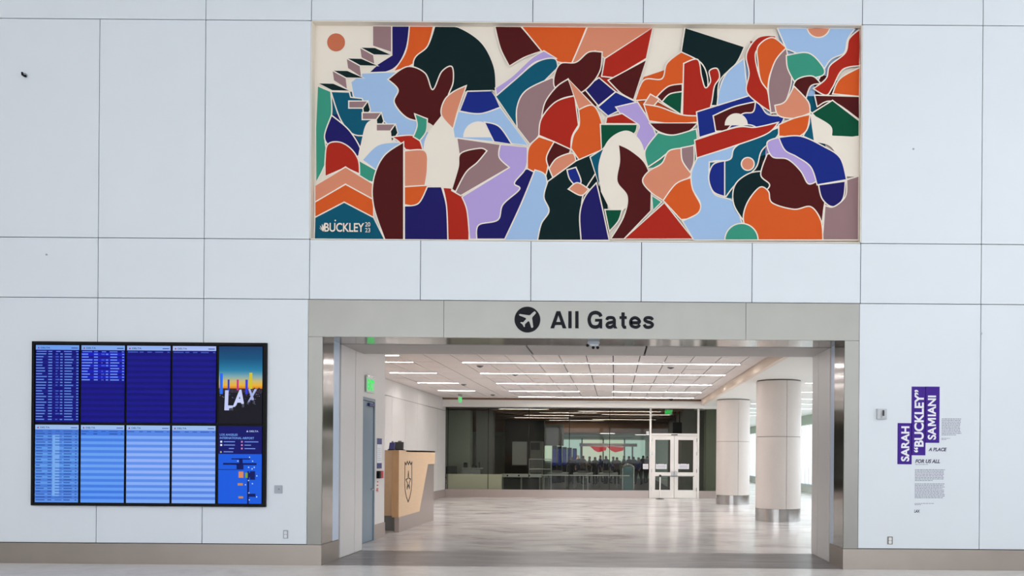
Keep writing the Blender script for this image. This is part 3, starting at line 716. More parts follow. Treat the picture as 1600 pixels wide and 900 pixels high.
# ================================================================== GATE SIGN ON THE STEEL HEADER
gs = thing('gate_sign', 'black All Gates lettering with round airplane pictogram on the steel header', 'sign', (-.4, -.006, 3.6))
GO = Vector(gs.location)
def gl(strokes, polys=()):
    """one cut metal letter: thick strokes (centre lines in sign pixels, half width) and plain polygons"""
    q = MB(); n_ = 0
    def PT(p): a, b_ = W(p[0], p[1]); return (a-GO.x, b_-GO.z)
    for pts, hw, closed in strokes:
        P = [Vector(p[:2]) for p in pts]; out = []
        m = len(P)
        for k in range(m-1):
            p0, p1, p2, p3 = P[max(k-1, 0)], P[k], P[k+1], P[min(k+2, m-1)]
            for t in range(6):
                t /= 6; out.append(.5*((2*p1)+(-p0+p2)*t+(2*p0-5*p1+4*p2-p3)*t*t+(-p0+3*p1-3*p2+p3)*t**3))
        out.append(P[-1]); L, Rr = [], []
        for k, p in enumerate(out):
            d_ = (out[min(k+1, len(out)-1)]-out[max(k-1, 0)]).normalized(); nn = Vector((-d_.y, d_.x))*hw
            L.append(PT(p+nn)); Rr.append(PT(p-nn))
        y_ = -.020-n_*.0004; c_ = len(L); n_ += 1
        q.add([(a, y_, b_) for a, b_ in L+Rr]+[(a, 0, b_) for a, b_ in L+Rr],
              [f_ for k in range(c_-1) for f_ in ((k,k+1,c_+k+1,c_+k),(k,2*c_+k,2*c_+k+1,k+1),(c_+k,c_+k+1,3*c_+k+1,3*c_+k))]+[(0,c_,3*c_,2*c_),(c_-1,3*c_-1,4*c_-1,2*c_-1)], M['ink'])
    for pts in polys: q.prism([PT(p) for p in pts], 'y', -.020-n_*.0004, 0, M['ink']); n_ += 1
    q.build('letter', gs, recalc=False)
B = 513.0; T = 486.6; XH = 494.2
gl([], [[(860.2,B),(869.6,T),(875.6,T),(872.4,T+6.5),(865.9,B)], [(885,B),(875.6,T),(869.8,T),(872.8,T+7),(879.2,B)], [(867,507.8),(878.4,507.8),(876.9,503.4),(868.4,503.4)]])
gl([], [[(888.1,B),(888.1,T),(893.2,T),(893.2,B)]]); gl([], [[(898.9,B),(898.9,T),(904,T),(904,B)]])
gl([([(939.0,494.6),(936.6,490.6),(930.4,488.6),(923.6,491.2),(920.6,499.8),(923.4,508.6),(930,511.2),(936,509.2),(938.6,503.6)], 2.6, 0)], [[(929.8,498.6),(941,498.6),(941,B+.2),(937.2,B+.2),(936.8,508),(936.8,502.6),(929.8,502.6)]])
gl([([(948.2,500.0),(949.6,497.2),(953.8,496.3),(958.2,497.2),(960,500.2)], 2.3, 0), ([(960,502.6),(955.4,504.0),(950.4,505.2),(948.4,508.2),(950.2,511.0),(954.6,511.4),(959.6,508)], 2.3, 0)], [[(957.5,499.5),(962.3,499.5),(962.3,509.6),(964.6,513.2),(959.4,513.2),(957.5,509)]])
gl([([(978.4,511.2),(975,511.4),(973.8,508.5)], 2.2, 0)], [[(971,488.6),(976,488.6),(976,509.5),(971,509.5)], [(968,494.5),(979.2,494.5),(979.2,498.4),(968,498.4)]])
gl([([(985.6,504.4),(998.4,504.2),(997.6,499.4),(992.2,496.6),(987,499),(985.2,504),(987,509.2),(992.6,511.4),(997,510.4),(999.6,507.6)], 2.3, 0)])
gl([([(1019.6,500),(1017.4,497.2),(1012.6,496.5),(1008.6,497.6),(1007.6,500.4),(1011,502.8),(1016,504.2),(1019.4,507),(1018,510.2),(1013,511.7),(1008.6,510.6),(1006.4,507.2)], 2.3, 0)])
q = MB(); px, pz = W(824.2, 499.6); q.cyl((px-GO.x, -.022, pz-GO.z), .196, .196, .022, M['ink'], 48, 'y'); q.build('pictogram_disc', gs, smooth=True)
pl = [(326,160),(318,153),(300,166),(278,188),(268,190),(186,178),(178,186),(184,192),(236,212),(243,222),(216,252),(196,250),(190,256),(208,268),(222,292),(230,294),(232,268),(262,240),(272,248),(288,298),(296,302),(306,294),(296,216),(300,204),(322,180),(330,168)]
pl = [W(780+a/5.714, 460+b_/5.714) for a, b_ in pl]
q = MB(); q.prism([(a-GO.x, b_-GO.z) for a, b_ in pl], 'y', -.027, -.0215, M['steel_face']); q.build('airplane_symbol', gs)

# ================================================================== ARTIST WALL TEXT
wt = thing('wall_text', 'purple stepped vinyl blocks with white vertical lettering and small grey paragraphs, right wall', 'wall text', (4.9, -.001, 1.5))
WO = Vector(wt.location)
blocks = MB()
def wq(mb, x0, y0, x1, y1, y, m):
    a, zt_ = W(x0, y0); b_, zb_ = W(x1, y1); cxs = W((x0+x1)/2, (y0+y1)/2)
    mb.quad(a-WO.x, b_-WO.x, zb_-WO.z, zt_-WO.z, y, m)
def wtx(mb, t, x0, y0, x1, y1, y, m, **k):
    a, zt_ = W(x0, y0); b_, zb_ = W(x1, y1); text(mb, t, a-WO.x, b_-WO.x, zb_-WO.z, zt_-WO.z, y, m, **k)
for bx in ((1402.5,661,1424.4,725.5),(1424.4,604,1445.8,711.5),(1445.8,604,1467.5,692)):
    a, zt_ = W(bx[0], bx[1]); b_, zb_ = W(bx[2], bx[3]); blocks.box(a-WO.x, b_-WO.x, -.0015, .0005, zb_-WO.z, zt_-WO.z, M['purple'])
blocks.build('purple_blocks', wt)
q = MB()
def nm_(name):
    global q
    q.build(name, wt, recalc=False); q = MB()
wtx(q, 'SARAH', 1408, 666, 1420.6, 721, -.0025, M['whitevinyl'], rot=True, offset=.032); nm_('white_name_lettering')
wtx(q, '\u201cBUCKLEY\u201d', 1428.5, 609, 1443, 707, -.0025, M['whitevinyl'], rot=True, offset=.032); nm_('white_name_lettering')
wtx(q, 'SA', 1449.4, 667.0, 1462.4, 687, -.0025, M['whitevinyl'], rot=True, offset=.03); wtx(q, 'IANI', 1449.6, 618, 1462.2, 650.5, -.0025, M['whitevinyl'], rot=True, offset=.03)
mp_ = [(1462.2,665.8),(1449.6,665.8),(1449.6,662.4),(1456.2,659.4),(1449.6,656.4),(1449.6,653.0),(1462.2,653.0),(1462.2,655.6),(1454.2,655.6),(1460.6,658.6),(1460.6,660.2),(1454.2,663.2),(1462.2,663.2)]
q.flat([(W(*p_)[0]-WO.x, W(*p_)[1]-WO.z) for p_ in mp_], -.0025, M['whitevinyl'])
q.build('white_name_lettering', wt, recalc=False)
q = MB(); wtx(q, 'A PLACE', 1450.7, 699.3, 1479, 705.2, -.0012, M['printdark'], offset=.035, shear=.25); nm_('title_lettering'); wtx(q, 'FOR US ALL', 1430, 717.6, 1468.6, 723.8, -.0012, M['printdark'], offset=.035, shear=.25)
q.build('title_lettering', wt, recalc=False)
q = MB(); random.seed(11)
def para(x0, x1, y0, y1, n, last=.6):
    st = (y1-y0)/n
    for k in range(n):
        x = x0; xe = x1-random.uniform(0, 3) if k < n-1 else x0+(x1-x0)*last
        while x < xe-1:
            w_ = min(random.uniform(1.5, 5), xe-x); wq(q, x, y0+k*st, x+w_, y0+k*st+st*.5, -.0012, M['print']); x += w_+.7
    nm_('paragraph')
para(1471.3, 1503, 654, 681.5, 11, .7); para(1471, 1485, 684.5, 688, 2); para(1430, 1452, 725.3, 727, 1, .9)
para(1429.5, 1477, 733.5, 752.5, 8, .6); para(1429.2, 1476.5, 755.5, 779.5, 10, .95); para(1429, 1462, 786.3, 790, 2, .3)
q = MB(); wtx(q, 'LAX', 1428.6, 796.3, 1437, 801, -.0012, M['ink'], offset=.03, shear=.1); q.build('logo_lettering', wt, recalc=False)

# ================================================================== SMALL WALL FITTINGS
def plate(name, label, cat, x0, y0, x1, y1, m, d=.012, extra=None):
    a, zt_ = W(x0, y0); b_, zb_ = W(x1, y1); o = thing(name, label, cat, ((a+b_)/2, -.0005, zb_))
    w_, h_ = b_-a, zt_-zb_; q = MB(); q.box(-w_/2, w_/2, -d, 0, 0, h_, m, bev=.003); q.build('cover_plate', o)
    if extra: extra(o, w_, h_, d)
    return o
def ex_sw(o, w_, h_, d):
    q = MB(); q.box(-.016, .034, -d-.004, -d, h_/2-.02, h_/2+.02, M['greyplate'], bev=.002); q.build('switch_block', o)
    q = MB(); q.cyl((.012, -d-.008, h_/2+.004), .008, .008, .006, M['darkgrey'], 12, 'y'); q.build('key_switch', o)
plate('key_switch_plate', 'square grey metal switch plate right of the flight screens', 'switch', 429, 758.3, 441.5, 771, M['greyplate'], extra=ex_sw)
def ex_out(o, w_, h_, d):
    for zz in (h_*.28, h_*.70):
        q = MB(); q.box(-w_*.28, w_*.28, -d-.004, -d, zz-.022, zz+.022, M['whitevinyl'], bev=.004); s_ = q.build('socket', o)
        q = MB(); q.box(-.010, -.007, -d-.0045, -d-.003, zz-.008, zz+.008, M['dark']); q.box(.007, .010, -d-.0045, -d-.003, zz-.008, zz+.008, M['dark']); q.build('slot', s_)
plate('power_outlet', 'double power outlet with grey cover low on the wall left of the opening', 'outlet', 442.8, 828.3, 450.3, 841.5, M['greyplate'], extra=ex_out)
plate('power_outlet', 'double power outlet with brownish cover above the base right of the opening', 'outlet', 1386.5, 838.3, 1394.5, 850.5, mat('bronze_cover', (128,124,108), .5), extra=ex_out)
def ex_st(o, w_, h_, d):
    q = MB(); q.box(-.01, w_*.46, -d-.02, -d, h_*.1, h_*.9, M['lightgrey'], bev=.01); q.build('strobe_lens', o)
    q = MB(); q.box(.0, .028, -d-.024, -d-.02, h_*.3, h_*.85, M['darkgrey'], bev=.004); q.build('lamp_slot', o)
plate('fire_alarm_strobe', 'grey boxy alarm strobe on the wall right of the opening', 'alarm', 1369.3, 638.8, 1384.3, 655, M['lightgrey'], d=.045, extra=ex_st)
x, z = W(40, 118); o = thing('wall_sensor', 'small dark bullet fixture high on the far left wall panel', 'sensor', (x, 0, z))
q = MB(); q.cyl((0, -.02, 0), .03, .03, .02, M['greyplate'], 16, 'y'); q.build('mount', o)
q = MB(); q.tube([(-.03, -.03, .03), (-.02, -.04, -.005), (.01, -.045, -.025), (.035, -.03, -.02)], .016, M['black'], 10); q.build('arm', o)
for (a, b_, lb) in ((1533, 521, 'tiny grey screw cap on the right wall beside the panel joint'), (1427, 233, 'tiny grey mark cap on the wall right of the mural'), (73, 398, 'tiny grey mark cap on the left wall above the screens')):
    x, z = W(a, b_); q = MB(); q.cyl((x, -.006, z), .016, .014, .006, M['greyplate'], 12, 'y'); tag(q.build('screw_cap'), lb, 'cap')
# camera under the header
x, z = W(928, 537, 1.02); o = thing('security_camera', 'small grey and black camera mounted under the steel header', 'camera', (x, .28, OT))
q = MB(); q.box(-.10, .09, -.06, .06, -.05, 0, M['greyplate'], bev=.012); q.build('housing', o)
q = MB(); q.box(-.06, .07, -.065, .05, -.085, -.05, M['lightgrey'], bev=.006); q.build('body', o)
q = MB(); q.cyl((-.10, -.04, -.07), .022, .022, .05, M['black'], 14, 'y'); q.build('side_sensor', o)
for xx in (-.01, .06): q = MB(); q.cyl((xx, -.04, -.105), .024, .02, .05, M['black'], 14, 'y'); q.build('lens', o)
# fascia small recess fittings on steel soffit
# ================================================================== CEILING LIGHTS
def clight(x0, x1, y_, z, label, m='white_light', w=.072, grp='linear ceiling lights'):
    o = thing('ceiling_light', label, 'ceiling light', ((x0+x1)/2, y_, z), group=grp)
    h_ = (x1-x0)/2; q = MB(); q.box(-h_-.01, h_+.01, -w/2-.012, -w/2, -.012, .02, M['whitevinyl']); q.box(-h_-.01, h_+.01, w/2, w/2+.012, -.012, .02, M['whitevinyl'])
    q.box(-h_-.012, -h_, -w/2, w/2, -.012, .02, M['whitevinyl']); q.box(h_, h_+.012, -w/2, w/2, -.012, .02, M['whitevinyl']); q.build('frame', o)
    q = MB(); q.box(-h_, h_, -w/2, w/2, -.008, .01, M[m]); q.build('diffuser', o)
LY_ = [7.52, 10.2, 13.38, 16.48, 19.3]; nth = ['nearest', 'second nearest', 'third', 'fourth', 'farthest']
for k, y_ in enumerate(LY_):
    if k == 3:
        clight(-3.72, -1.24, y_, ZC, 'linear ceiling light, left half of the broken fourth row'); clight(-.09, 3.04, y_, ZC, 'linear ceiling light, right half of the broken fourth row'); continue
    clight(-3.72, 3.04, y_, ZC, 'long linear ceiling light, %s row of the tiled ceiling' % nth[k])
for k, y_ in enumerate([6.18]+LY_[:4]):
    clight(-6.2, -4.92, y_, ZC, 'short linear ceiling light by the left wall, %s of the short ones' % ['frontmost','second','third','fourth','backmost'][k], grp='short ceiling lights')
nm = ['first','second','third','fourth','fifth','sixth','seventh','eighth']
for k, y_ in enumerate([7.52, 10.2, 13.38, 16.48, 19.3, 22.4, 25.5, 28.6]):
    clight(5.25, 8.3, y_, ZR, 'cool linear light over the window corridor, %s from the opening' % nm[k], 'cool_light', grp='corridor ceiling lights')
# ceiling speakers
for k, (a, b_) in enumerate(((750,573),(805,586),(724.5,602),(770,618),(1048,573))):
    r_ = (ZC-H)*PXM/(712-b_); x, _ = W(a, b_, r_); q = MB(); q.cyl((x, (r_-1)*DC, ZC-.03), .07, .09, .03, M['midgrey'], 20); q.cyl((x, (r_-1)*DC, ZC-.045), .035, .05, .016, M['darkgrey'], 16)
    tag(q.build('ceiling_sprinkler', smooth=True), ['grey ceiling speaker by left end of the nearest long light','grey ceiling speaker between first and second long lights','small grey ceiling speaker near the short lights','small grey ceiling speaker near the back left','grey ceiling speaker right of centre under first row'][k], 'ceiling speaker')
# dome camera on back bulkhead
r_ = 2.5; x, z = W(1050, 621, r_); q = MB(); q.cyl((x, 19.6, ZC-.05), .07, .09, .05, M['darkgrey'], 20); q.cyl((x, 19.6, ZC-.11), .02, .07, .06, M['black'], 20)
tag(q.build('dome_camera', smooth=True), 'black dome camera on the ceiling above the white double doors', 'camera')
# ================================================================== EXIT SIGNS
def exit_sign(label, loc, rz, w_, h_, hang=0.0, back=True):
    o = thing('exit_sign', label, 'exit sign', loc, rz)
    q = MB(); q.box(-w_/2, w_/2, -.012, .012, -h_, 0, M['exitpanel'], bev=.003); pn = q.build('sign_panel', o)
    q = MB(); text(q, 'EXIT', -w_*.42, w_*.42, -h_*.84, -h_*.16, -.014, M['exit'], offset=.05); q.build('letters', pn, recalc=False)
    q = MB(); q.box(-w_*.46, w_*.46, -.02, .02, 0, .03+hang, M['silver'], bev=.004); q.build('bracket', o)
    return o
exit_sign('green lit EXIT sign on the partition above the blue-grey door', (-4.755, 3.42, 3.20), math.pi/2, .52, .30)
exit_sign('green EXIT sign seen edge-on under the tiled ceiling at left', (-5.72, 18.0, 3.86), math.radians(80), .36, .24, .06)
exit_sign('green EXIT sign hanging at the top of the doors transom', (W(1045,640,2.72)[0], 22.0, 3.66), 0, .34, .22, .3)
# ================================================================== PARTITION SIGNS
def onwall(name, label, cat, y0, y1, z0, z1, m, d=.015):
    o = thing(name, label, cat, (-4.78, (y0+y1)/2, z0)); q = MB(); q.box(0, d, (y0-y1)/2, (y1-y0)/2, 0, z1-z0, m, bev=.003); q.build('panel', o); return o
o = onwall('evacuation_sign', 'narrow white notice with navy head and foot on the partition', 'sign', 3.96, 4.29, 1.42, 2.03, M['whitevinyl'])
q = MB(); q.box(.015, .018, -.165, .165, .49, .61, M['navy']); q.build('navy_header', o); q = MB(); q.box(.015, .018, -.165, .165, 0, .11, M['navy']); q.build('navy_footer', o)
q = MB(); [q.box(.015, .0165, -.12, .02+.1*random.random(), .16+.04*k, .165+.04*k, M['print']) for k in range(7)]; q.build('print_lines', o)
o = onwall('fire_alarm_pull', 'red and black fire alarm pull box under the white notice', 'alarm', 3.99, 4.27, 1.22, 1.37, M['red'], .06)
q = MB(); q.box(0, .062, -.15, -.03, .0, .15, M['black'], bev=.004); q.build('black_cover', o)
o = onwall('warning_lettering', 'small red warning lettering on the white partition', 'lettering', 3.98, 4.14, .95, .96, M['red'], .002)
q = MB(); random.seed(5)
for k, zz in enumerate((.02,.05,.12,.19)): q.box(0, .002, -.1+.02*k, .05, zz, zz+.022, M['red'])
q.build('letters', o)
# ================================================================== RECEPTION COUNTER
ct = thing('reception_counter', 'tall light oak counter with shield emblem and grey metal foot', 'counter', (-4.9, 7.1, 0))
CO = Vector(ct.location)
q = MB(); q.prism([(a-CO.y, b_) for a, b_ in ((5.33,1.80),(8.95,1.80),(8.95,1.47),(8.16,1.47),(7.27,.34),(5.33,.34))], 'x', -4.82-CO.x, -4.68-CO.x, M['wood'])
q.build('front_panel', ct)
q = MB(); q.box(-4.80-CO.x, -4.70-CO.x, 5.45-CO.y, 8.93-CO.y, 0, .335, M['base_in']); q.prism([(a-CO.y, b_) for a, b_ in ((7.28,.335),(8.93,.335),(8.93,1.46),(8.165,1.46))], 'x', -4.80-CO.x, -4.70-CO.x, M['base_in']); q.build('metal_plinth', ct)
q = MB(); q.box(-6.4-CO.x, -4.86-CO.x, 5.9-CO.y, 6.3-CO.y, .33, 1.79, M['wood']); q.box(-6.4-CO.x, -6.2-CO.x, 6.3-CO.y, 8.6-CO.y, .33, 1.3, M['wood']); q.build('side_panel', ct)
q = MB(); q.box(-6.35-CO.x, -4.9-CO.x, 6.0-CO.y, 6.2-CO.y, 0, .33, M['midgrey']); q.build('recessed_plinth', ct)
q = MB(); q.box(-5.5-CO.x, -4.68-CO.x, 5.95-CO.y, 8.95-CO.y, 1.765, 1.80, M['wood2']); q.build('counter_top', ct)
q = MB(); q.box(-4.823-CO.x, -4.679-CO.x, 5.322-CO.y, 5.331-CO.y, .34, 1.80, M['wood2']); q.build('end_edge', ct)
# shield emblem (flat dark inlay, left side of emblem = nearer)
def ey(u): return 5.80+u*.72-CO.y
def ez(v): return 1.55-v*.92
em = MB()
def stroke(pts, w=.013):
    for (a, b_) in zip(pts[:-1], pts[1:]):
        A, B = Vector((ey(a[0]), ez(a[1]))), Vector((ey(b_[0]), ez(b_[1]))); d_ = (B-A).normalized(); n_ = Vector((-d_.y, d_.x))*w; A = A-d_*w*.6; B = B+d_*w*.6
        em.prism([tuple(A-n_), tuple(B-n_), tuple(B+n_), tuple(A+n_)], 'x', -4.681-CO.x, -4.674-CO.x, M['dark'])
out = [(.06,.02),(.20,.08),(.36,.0),(.5,.08),(.64,.0),(.80,.08),(.96,.02),(.94,.12),(.95,.55),(.88,.72),(.72,.88),(.5,1.0),(.28,.88),(.12,.72),(.05,.55),(.06,.12),(.06,.02)]
stroke(out)
star = [(.5,.24),(.57,.42),(.80,.44),(.62,.53),(.66,.68),(.5,.57),(.34,.68),(.38,.53),(.20,.44),(.43,.42),(.5,.24)]; stroke(star, .011)
em.build('shield_emblem', ct)
for k, (y_, x_, w_, h_, tl, m_, lb) in enumerate(((5.75,-4.95,.15,.17,.3,'navy','dark navy tablet on a stand, left one on the oak counter'), (6.25,-4.92,.24,.19,-.2,'darkgrey','dark grey handheld scanner dock, right one on the oak counter'))):
    o = thing('counter_device', lb, 'device', (x_, y_, 1.80)); q = MB(); q.box(-w_/2, w_/2, -.08, .08, 0, .02, M['black'], bev=.006); q.build('base', o)
    q = MB(); q.prism([(-.05,.02),(.03,.02),(.06+tl*.1,h_),(.0+tl*.1,h_)], 'x', -w_/2+.02, w_/2-.02, M[m_]); q.build('screen_body', o)
    q = MB(); q.box(-w_*.15, w_*.2, .03, .07, .02, h_+.03, M['midgrey'], bev=.01); q.build('grip', o)
# ================================================================== COLUMNS
def column(x, y_, label):
    o = thing('column', label, 'column', (x, y_, 0)); R_ = .60; n = 64; zs = 2.25; base = .335; top = ZR-.02
    def arc(a0, a1, z0, z1, r, m, name):
        q = MB(); k = 20; vs = []
        for i in range(k+1):
            a = a0+(a1-a0)*i/k
            for rr, zz in ((r, z0), (r, z1), (r-.03, z1), (r-.03, z0)): vs.append((rr*math.cos(a), rr*math.sin(a), zz))
        fs = [(4*i+j, 4*i+(j+1) % 4, 4*(i+1)+(j+1) % 4, 4*(i+1)+j) for i in range(k) for j in range(4)] + [(0,1,2,3), (4*k+3,4*k+2,4*k+1,4*k)]
        q.add(vs, fs, m); q.build(name, o, smooth=True)
    g_ = .008
    for j in range(4):
        a0 = math.radians(-80+90*j); a1 = a0+math.pi/2
        arc(a0+g_, a1-g_, base+.004, zs-.006, R_, M['stone'], 'stone_panel'); arc(a0+g_, a1-g_, zs+.006, top-.012, R_, M['stone'], 'stone_panel')
    q = MB(); q.cyl((0,0,0), R_-.02, R_-.02, ZR, M['cap'], 48); q.build('column_core', o, smooth=True)
    q = MB(); q.cyl((0,0,0), R_+.004, R_+.004, base, M['steel'], 64); q.build('steel_base_ring', o, smooth=True)
column(4.42, 9.65+.05, 'nearer round stone-clad column with steel base ring')
column(4.28, 17.3, 'farther round stone-clad column beside the white double doors')
# ================================================================== STANCHION
x, _ = W(1031, 777, 2.60); o = thing('queue_stanchion', 'thin white stanchion post standing before the left door leaf', 'stanchion', (x, 20.3, 0))
q = MB(); q.cyl((0,0,0), .17, .15, .02, M['darkgrey'], 32); q.cyl((0,0,.02), .12, .03, .03, M['darkgrey'], 32); q.build('base', o, smooth=True)
q = MB(); q.cyl((0,0,.03), .026, .026, .86, M['door_white'], 16); q.build('pole', o, smooth=True)
q = MB(); q.box(-.045, .045, -.04, .04, .88, .97, M['darkgrey'], bev=.01); q.build('belt_head', o)
q = MB(); q.box(.045, 1.35, -.002, .002, .90, .935, M['midgrey']); q.build('belt', o)
# signs on doors and glass
for k, (a, b_) in enumerate(((1033.5, 728), (1068.5, 728), (1009, 728))):
    x, z = W(a, b_, R0-.01); o = thing('paper_notice', ['white paper notice on the left door pane','white paper notice on the right door pane','white paper notice on the glass left of the doors'][k], 'notice', (x, YG-(.012 if k < 2 else -.024), z-.13))
    w_ = .22 if k < 2 else .11
    q = MB(); q.box(-w_, w_, -.008, .004, 0, .21, M['whitevinyl']); q.build('sheet', o)
    q = MB(); [q.box(-w_*.8, w_*.8, -.009, -.008, .04+.035*j, .05+.035*j, M['print']) for j in range(4)]; q.build('print_lines', o)
    for xx in ((-.15,.15) if k < 2 else ()): q = MB(); q.cyl((xx, -.014, .215), .02, .02, .02, M['dark'], 12, 'y'); q.build('suction_hook', o)
x, z = W(1013, 677, R0); q = MB(); q.box(x-.09, x+.02, YG-.10, YG-.05, z-.07, z+.08, M['door_white'], bev=.01); tag(q.build('door_sensor'), 'small white sensor box at the top left of the door frame', 'sensor')

# ================================================================== CHECKPOINT ROOM THINGS
# ceiling slats and lights
sl = struct(MB().build('ceiling_checkpoint')); random.seed(2)
for k in range(42):
    y0 = 21.35+k*.30; part(sl, 'wood_slat', (-13.5, 2.95, y0, y0+.17, 3.70+.05*math.sin(k*.9), 3.88+.05*math.sin(k*.9)), m=M['slat'])
for k in range(9):
    y_ = 22.4+k*1.35; x0 = [-4.9,-1.6,-3.4,-.6,-4.4,-2.2,-5.2,-1.2,-3.6][k]
    clight(x0, x0+[2.1,3.6,2.6,3.2,2.4,4,2.8,3.4,3][k], y_, 3.66, 'dim linear light among the brown slats, %s row behind the glass' % ['first','second','third','fourth','fifth','sixth','seventh','eighth','ninth'][k], 'dim_light', .07, 'lights among the slats')
for k in range(3): clight([-3.4,-.9,1.4][k], [-1.8,.0,2.6][k], 38+k*2.5, 3.14, 'bright linear light in the farthest hall, %s' % ['left','middle','right'][k], 'white_light', .16, 'far hall lights')
# grey wall blocks
def blk(name, label, cat, x0, x1, y0, y1, z0, z1, m, parts=None):
    o = thing(name, label, cat, ((x0+x1)/2, (y0+y1)/2, z0)); w_, d_, h_ = (x1-x0)/2, (y1-y0)/2, z1-z0
    q = MB(); q.box(-w_, w_, -d_, d_, 0, h_, M[m], bev=.01); q.build('body', o)
    return o, w_, d_, h_
st_ = MB(); st_.box(-7.6, -6.3, 23.6, 24.2, 0, 3.65, M['greenwall']); st_.box(-6.1, -5.35, 23.9, 24.4, 0, 3.65, M['midgrey']); st_.box(-5.3, -3.4, 27.5, 27.8, 0, 3.4, M['darkgrey']); st_.box(-3.9, -2.6, 29.5, 29.8, 2.2, 3.3, M['midgrey'])
st_.box(3.0, 4.0, 24.5, 34, 0, 3.9, M['midgrey']); st_.box(4.0, 5.28, 23.6, 34, 0, 3.9, M['greenwall'])
struct(st_.build('wall_checkpoint'))
lw = MB(); lw.box(-6.85, W(786, 750, 2.7)[0], 21.25, 21.35, .0, .92, mat('ivory_panel', (236,232,214), .5)); struct(lw.build('trim_2'))
bx0, bx1 = W(786,742,2.72)[0], W(847,742,2.72)[0]
o = thing('search_table', 'long pale table with three black knobs behind the glass', 'table', ((bx0+bx1)/2, 21.75, 0)); w_ = (bx1-bx0)/2
q = MB(); q.box(-w_, w_, -.3, .3, .80, .93, M['lightgrey'], bev=.01); q.build('table_top', o)
for xx in (-w_+.05, 0, w_-.05):
    q = MB(); q.box(xx-.03, xx+.03, -.28, -.22, 0, .80, M['midgrey']); q.build('leg', o)
for xx in (-w_*.7, -.1, w_*.4): q = MB(); q.cyl((xx, -.33, .865), .035, .035, .03, M['black'], 12, 'y'); q.build('knob', o)
q = MB(); q.box(-w_+.1, w_-.1, -.2, .25, .25, .75, M['darkgrey']); q.build('lower_shelf', o)
# office chair and desk
x = W(711, 725, 2.82)[0]; o = thing('office_chair', 'black office chair behind the left end of the glass', 'chair', (x, 22.7, 0), .4)
q = MB(); q.box(-.26, .26, -.25, .25, .46, .54, M['darkgrey'], bev=.03); q.build('seat', o)
q = MB(); q.box(-.24, .24, .22, .28, .66, 1.22, M['darkgrey'], bev=.03); q.build('backrest', o)
q = MB(); q.cyl((0,0,.1), .03, .03, .36, M['silver'], 12); q.build('post', o); q = MB(); q.box(-.03, .03, .24, .28, .5, .7, M['black']); q.build('back_bar', o)
for k in range(5): a = k*1.2566; q = MB(); q.tube([(0,0,.1),(.3*math.cos(a),.3*math.sin(a),.07)], .02, M['silver']); q.cyl((.3*math.cos(a),.3*math.sin(a)-.02,.03), .03, .03, .04, M['black'], 10, 'y'); q.build('leg', o)
for sx in (-1, 1): q = MB(); q.tube([(sx*.26,-.1,.5),(sx*.3,-.1,.74),(sx*.3,.15,.74)], .018, M['black']); q.build('armrest', o)
x = W(741, 730, 2.85)[0]; o = thing('desk', 'grey desk with drawer front behind the left glass panes', 'desk', (x, 23.1, 0))
q = MB(); q.box(-.42, .42, -.32, .32, 1.10, 1.15, M['lightgrey'], bev=.005); q.build('desk_top', o)
q = MB(); q.box(-.38, .38, -.28, -.24, .15, .86, M['midgrey']); q.build('front_panel', o); q = MB(); q.box(-.38, .38, -.30, -.22, .88, 1.08, M['lightgrey']); q.build('drawer', o)
for sx in (-.38, .34): q = MB(); q.box(sx, sx+.04, -.28, .28, 0, 1.10, M['silver']); q.build('leg', o)
for k, (xx, w_, h_) in enumerate(((-.28,.16,.22),(.10,.24,.10),(.32,.10,.34))):
    q = MB(); q.box(x+xx-w_/2, x+xx+w_/2, 22.95, 23.15, 1.15, 1.15+h_, M['black' if k < 2 else 'midgrey'], bev=.02); q.box(x+xx-.03, x+xx+.03, 22.92, 22.96, 1.15, 1.15+h_*.7, M['darkgrey'])
    tag(q.build('desk_item'), ['small black device at the left of the grey desk','low black tray in the middle of the grey desk','upright grey device at the right of the grey desk'][k], 'device')
# whiteboards / cabinets
x0, x1 = W(800.5,700,3.0)[0], W(823.5,700,3.0)[0]; z1_, z0_ = W(810,690,3.0)[1], W(810,726,3.0)[1]
o = thing('white_partition_board', 'pale whiteboard panel standing behind the glass', 'board', ((x0+x1)/2, 25.5, z0_)); q = MB(); w_ = (x1-x0)/2
q.box(-w_, w_, -.02, .02, 0, z1_-z0_, M['lightgrey'], bev=.005); q.build('panel', o)
q = MB(); q.box(-w_-.03, w_+.03, -.01, .03, -.04, 0, M['midgrey']); q.box(-w_-.03, -w_, -.01, .03, -z0_, z1_-z0_, M['darkgrey']); q.box(w_, w_+.03, -.01, .03, -z0_, z1_-z0_, M['darkgrey']); q.build('stand_frame', o)
x0, x1 = W(829,700,3.0)[0], W(848,700,3.0)[0]
o, w_, d_, h_ = blk('scanner_cabinet', 'grey equipment cabinet right of the whiteboard panel', 'cabinet', x0, x1, 25.3, 26.0, 0, 2.35, 'midgrey')
q = MB(); q.box(-w_*.9, w_*.6, -d_-.02, -d_, 1.95, 2.28, M['darkgrey']); q.build('dark_display', o)
q = MB(); q.box(-w_*.9, w_*.9, -d_-.015, -d_, .1, .9, M['black']); q.build('lower_door', o)
# white rail frame
o = thing('guard_rail', 'white tubular guard rail with two levels behind the glass', 'rail', (W(843,720,2.85)[0], 22.6, 0))
xx0, xx1 = W(826.5,720,2.77)[0]-o.location.x, W(861,720,2.77)[0]-o.location.x
for zz in (1.54, 1.12): q = MB(); q.tube([(xx0,0,zz),(xx1,0,zz)], .022, M['lightgrey']); q.build('rail_bar', o)
for xx in (xx0, xx1): q = MB(); q.tube([(xx,0,0),(xx,0,1.56)], .022, M['lightgrey']); q.build('post', o)
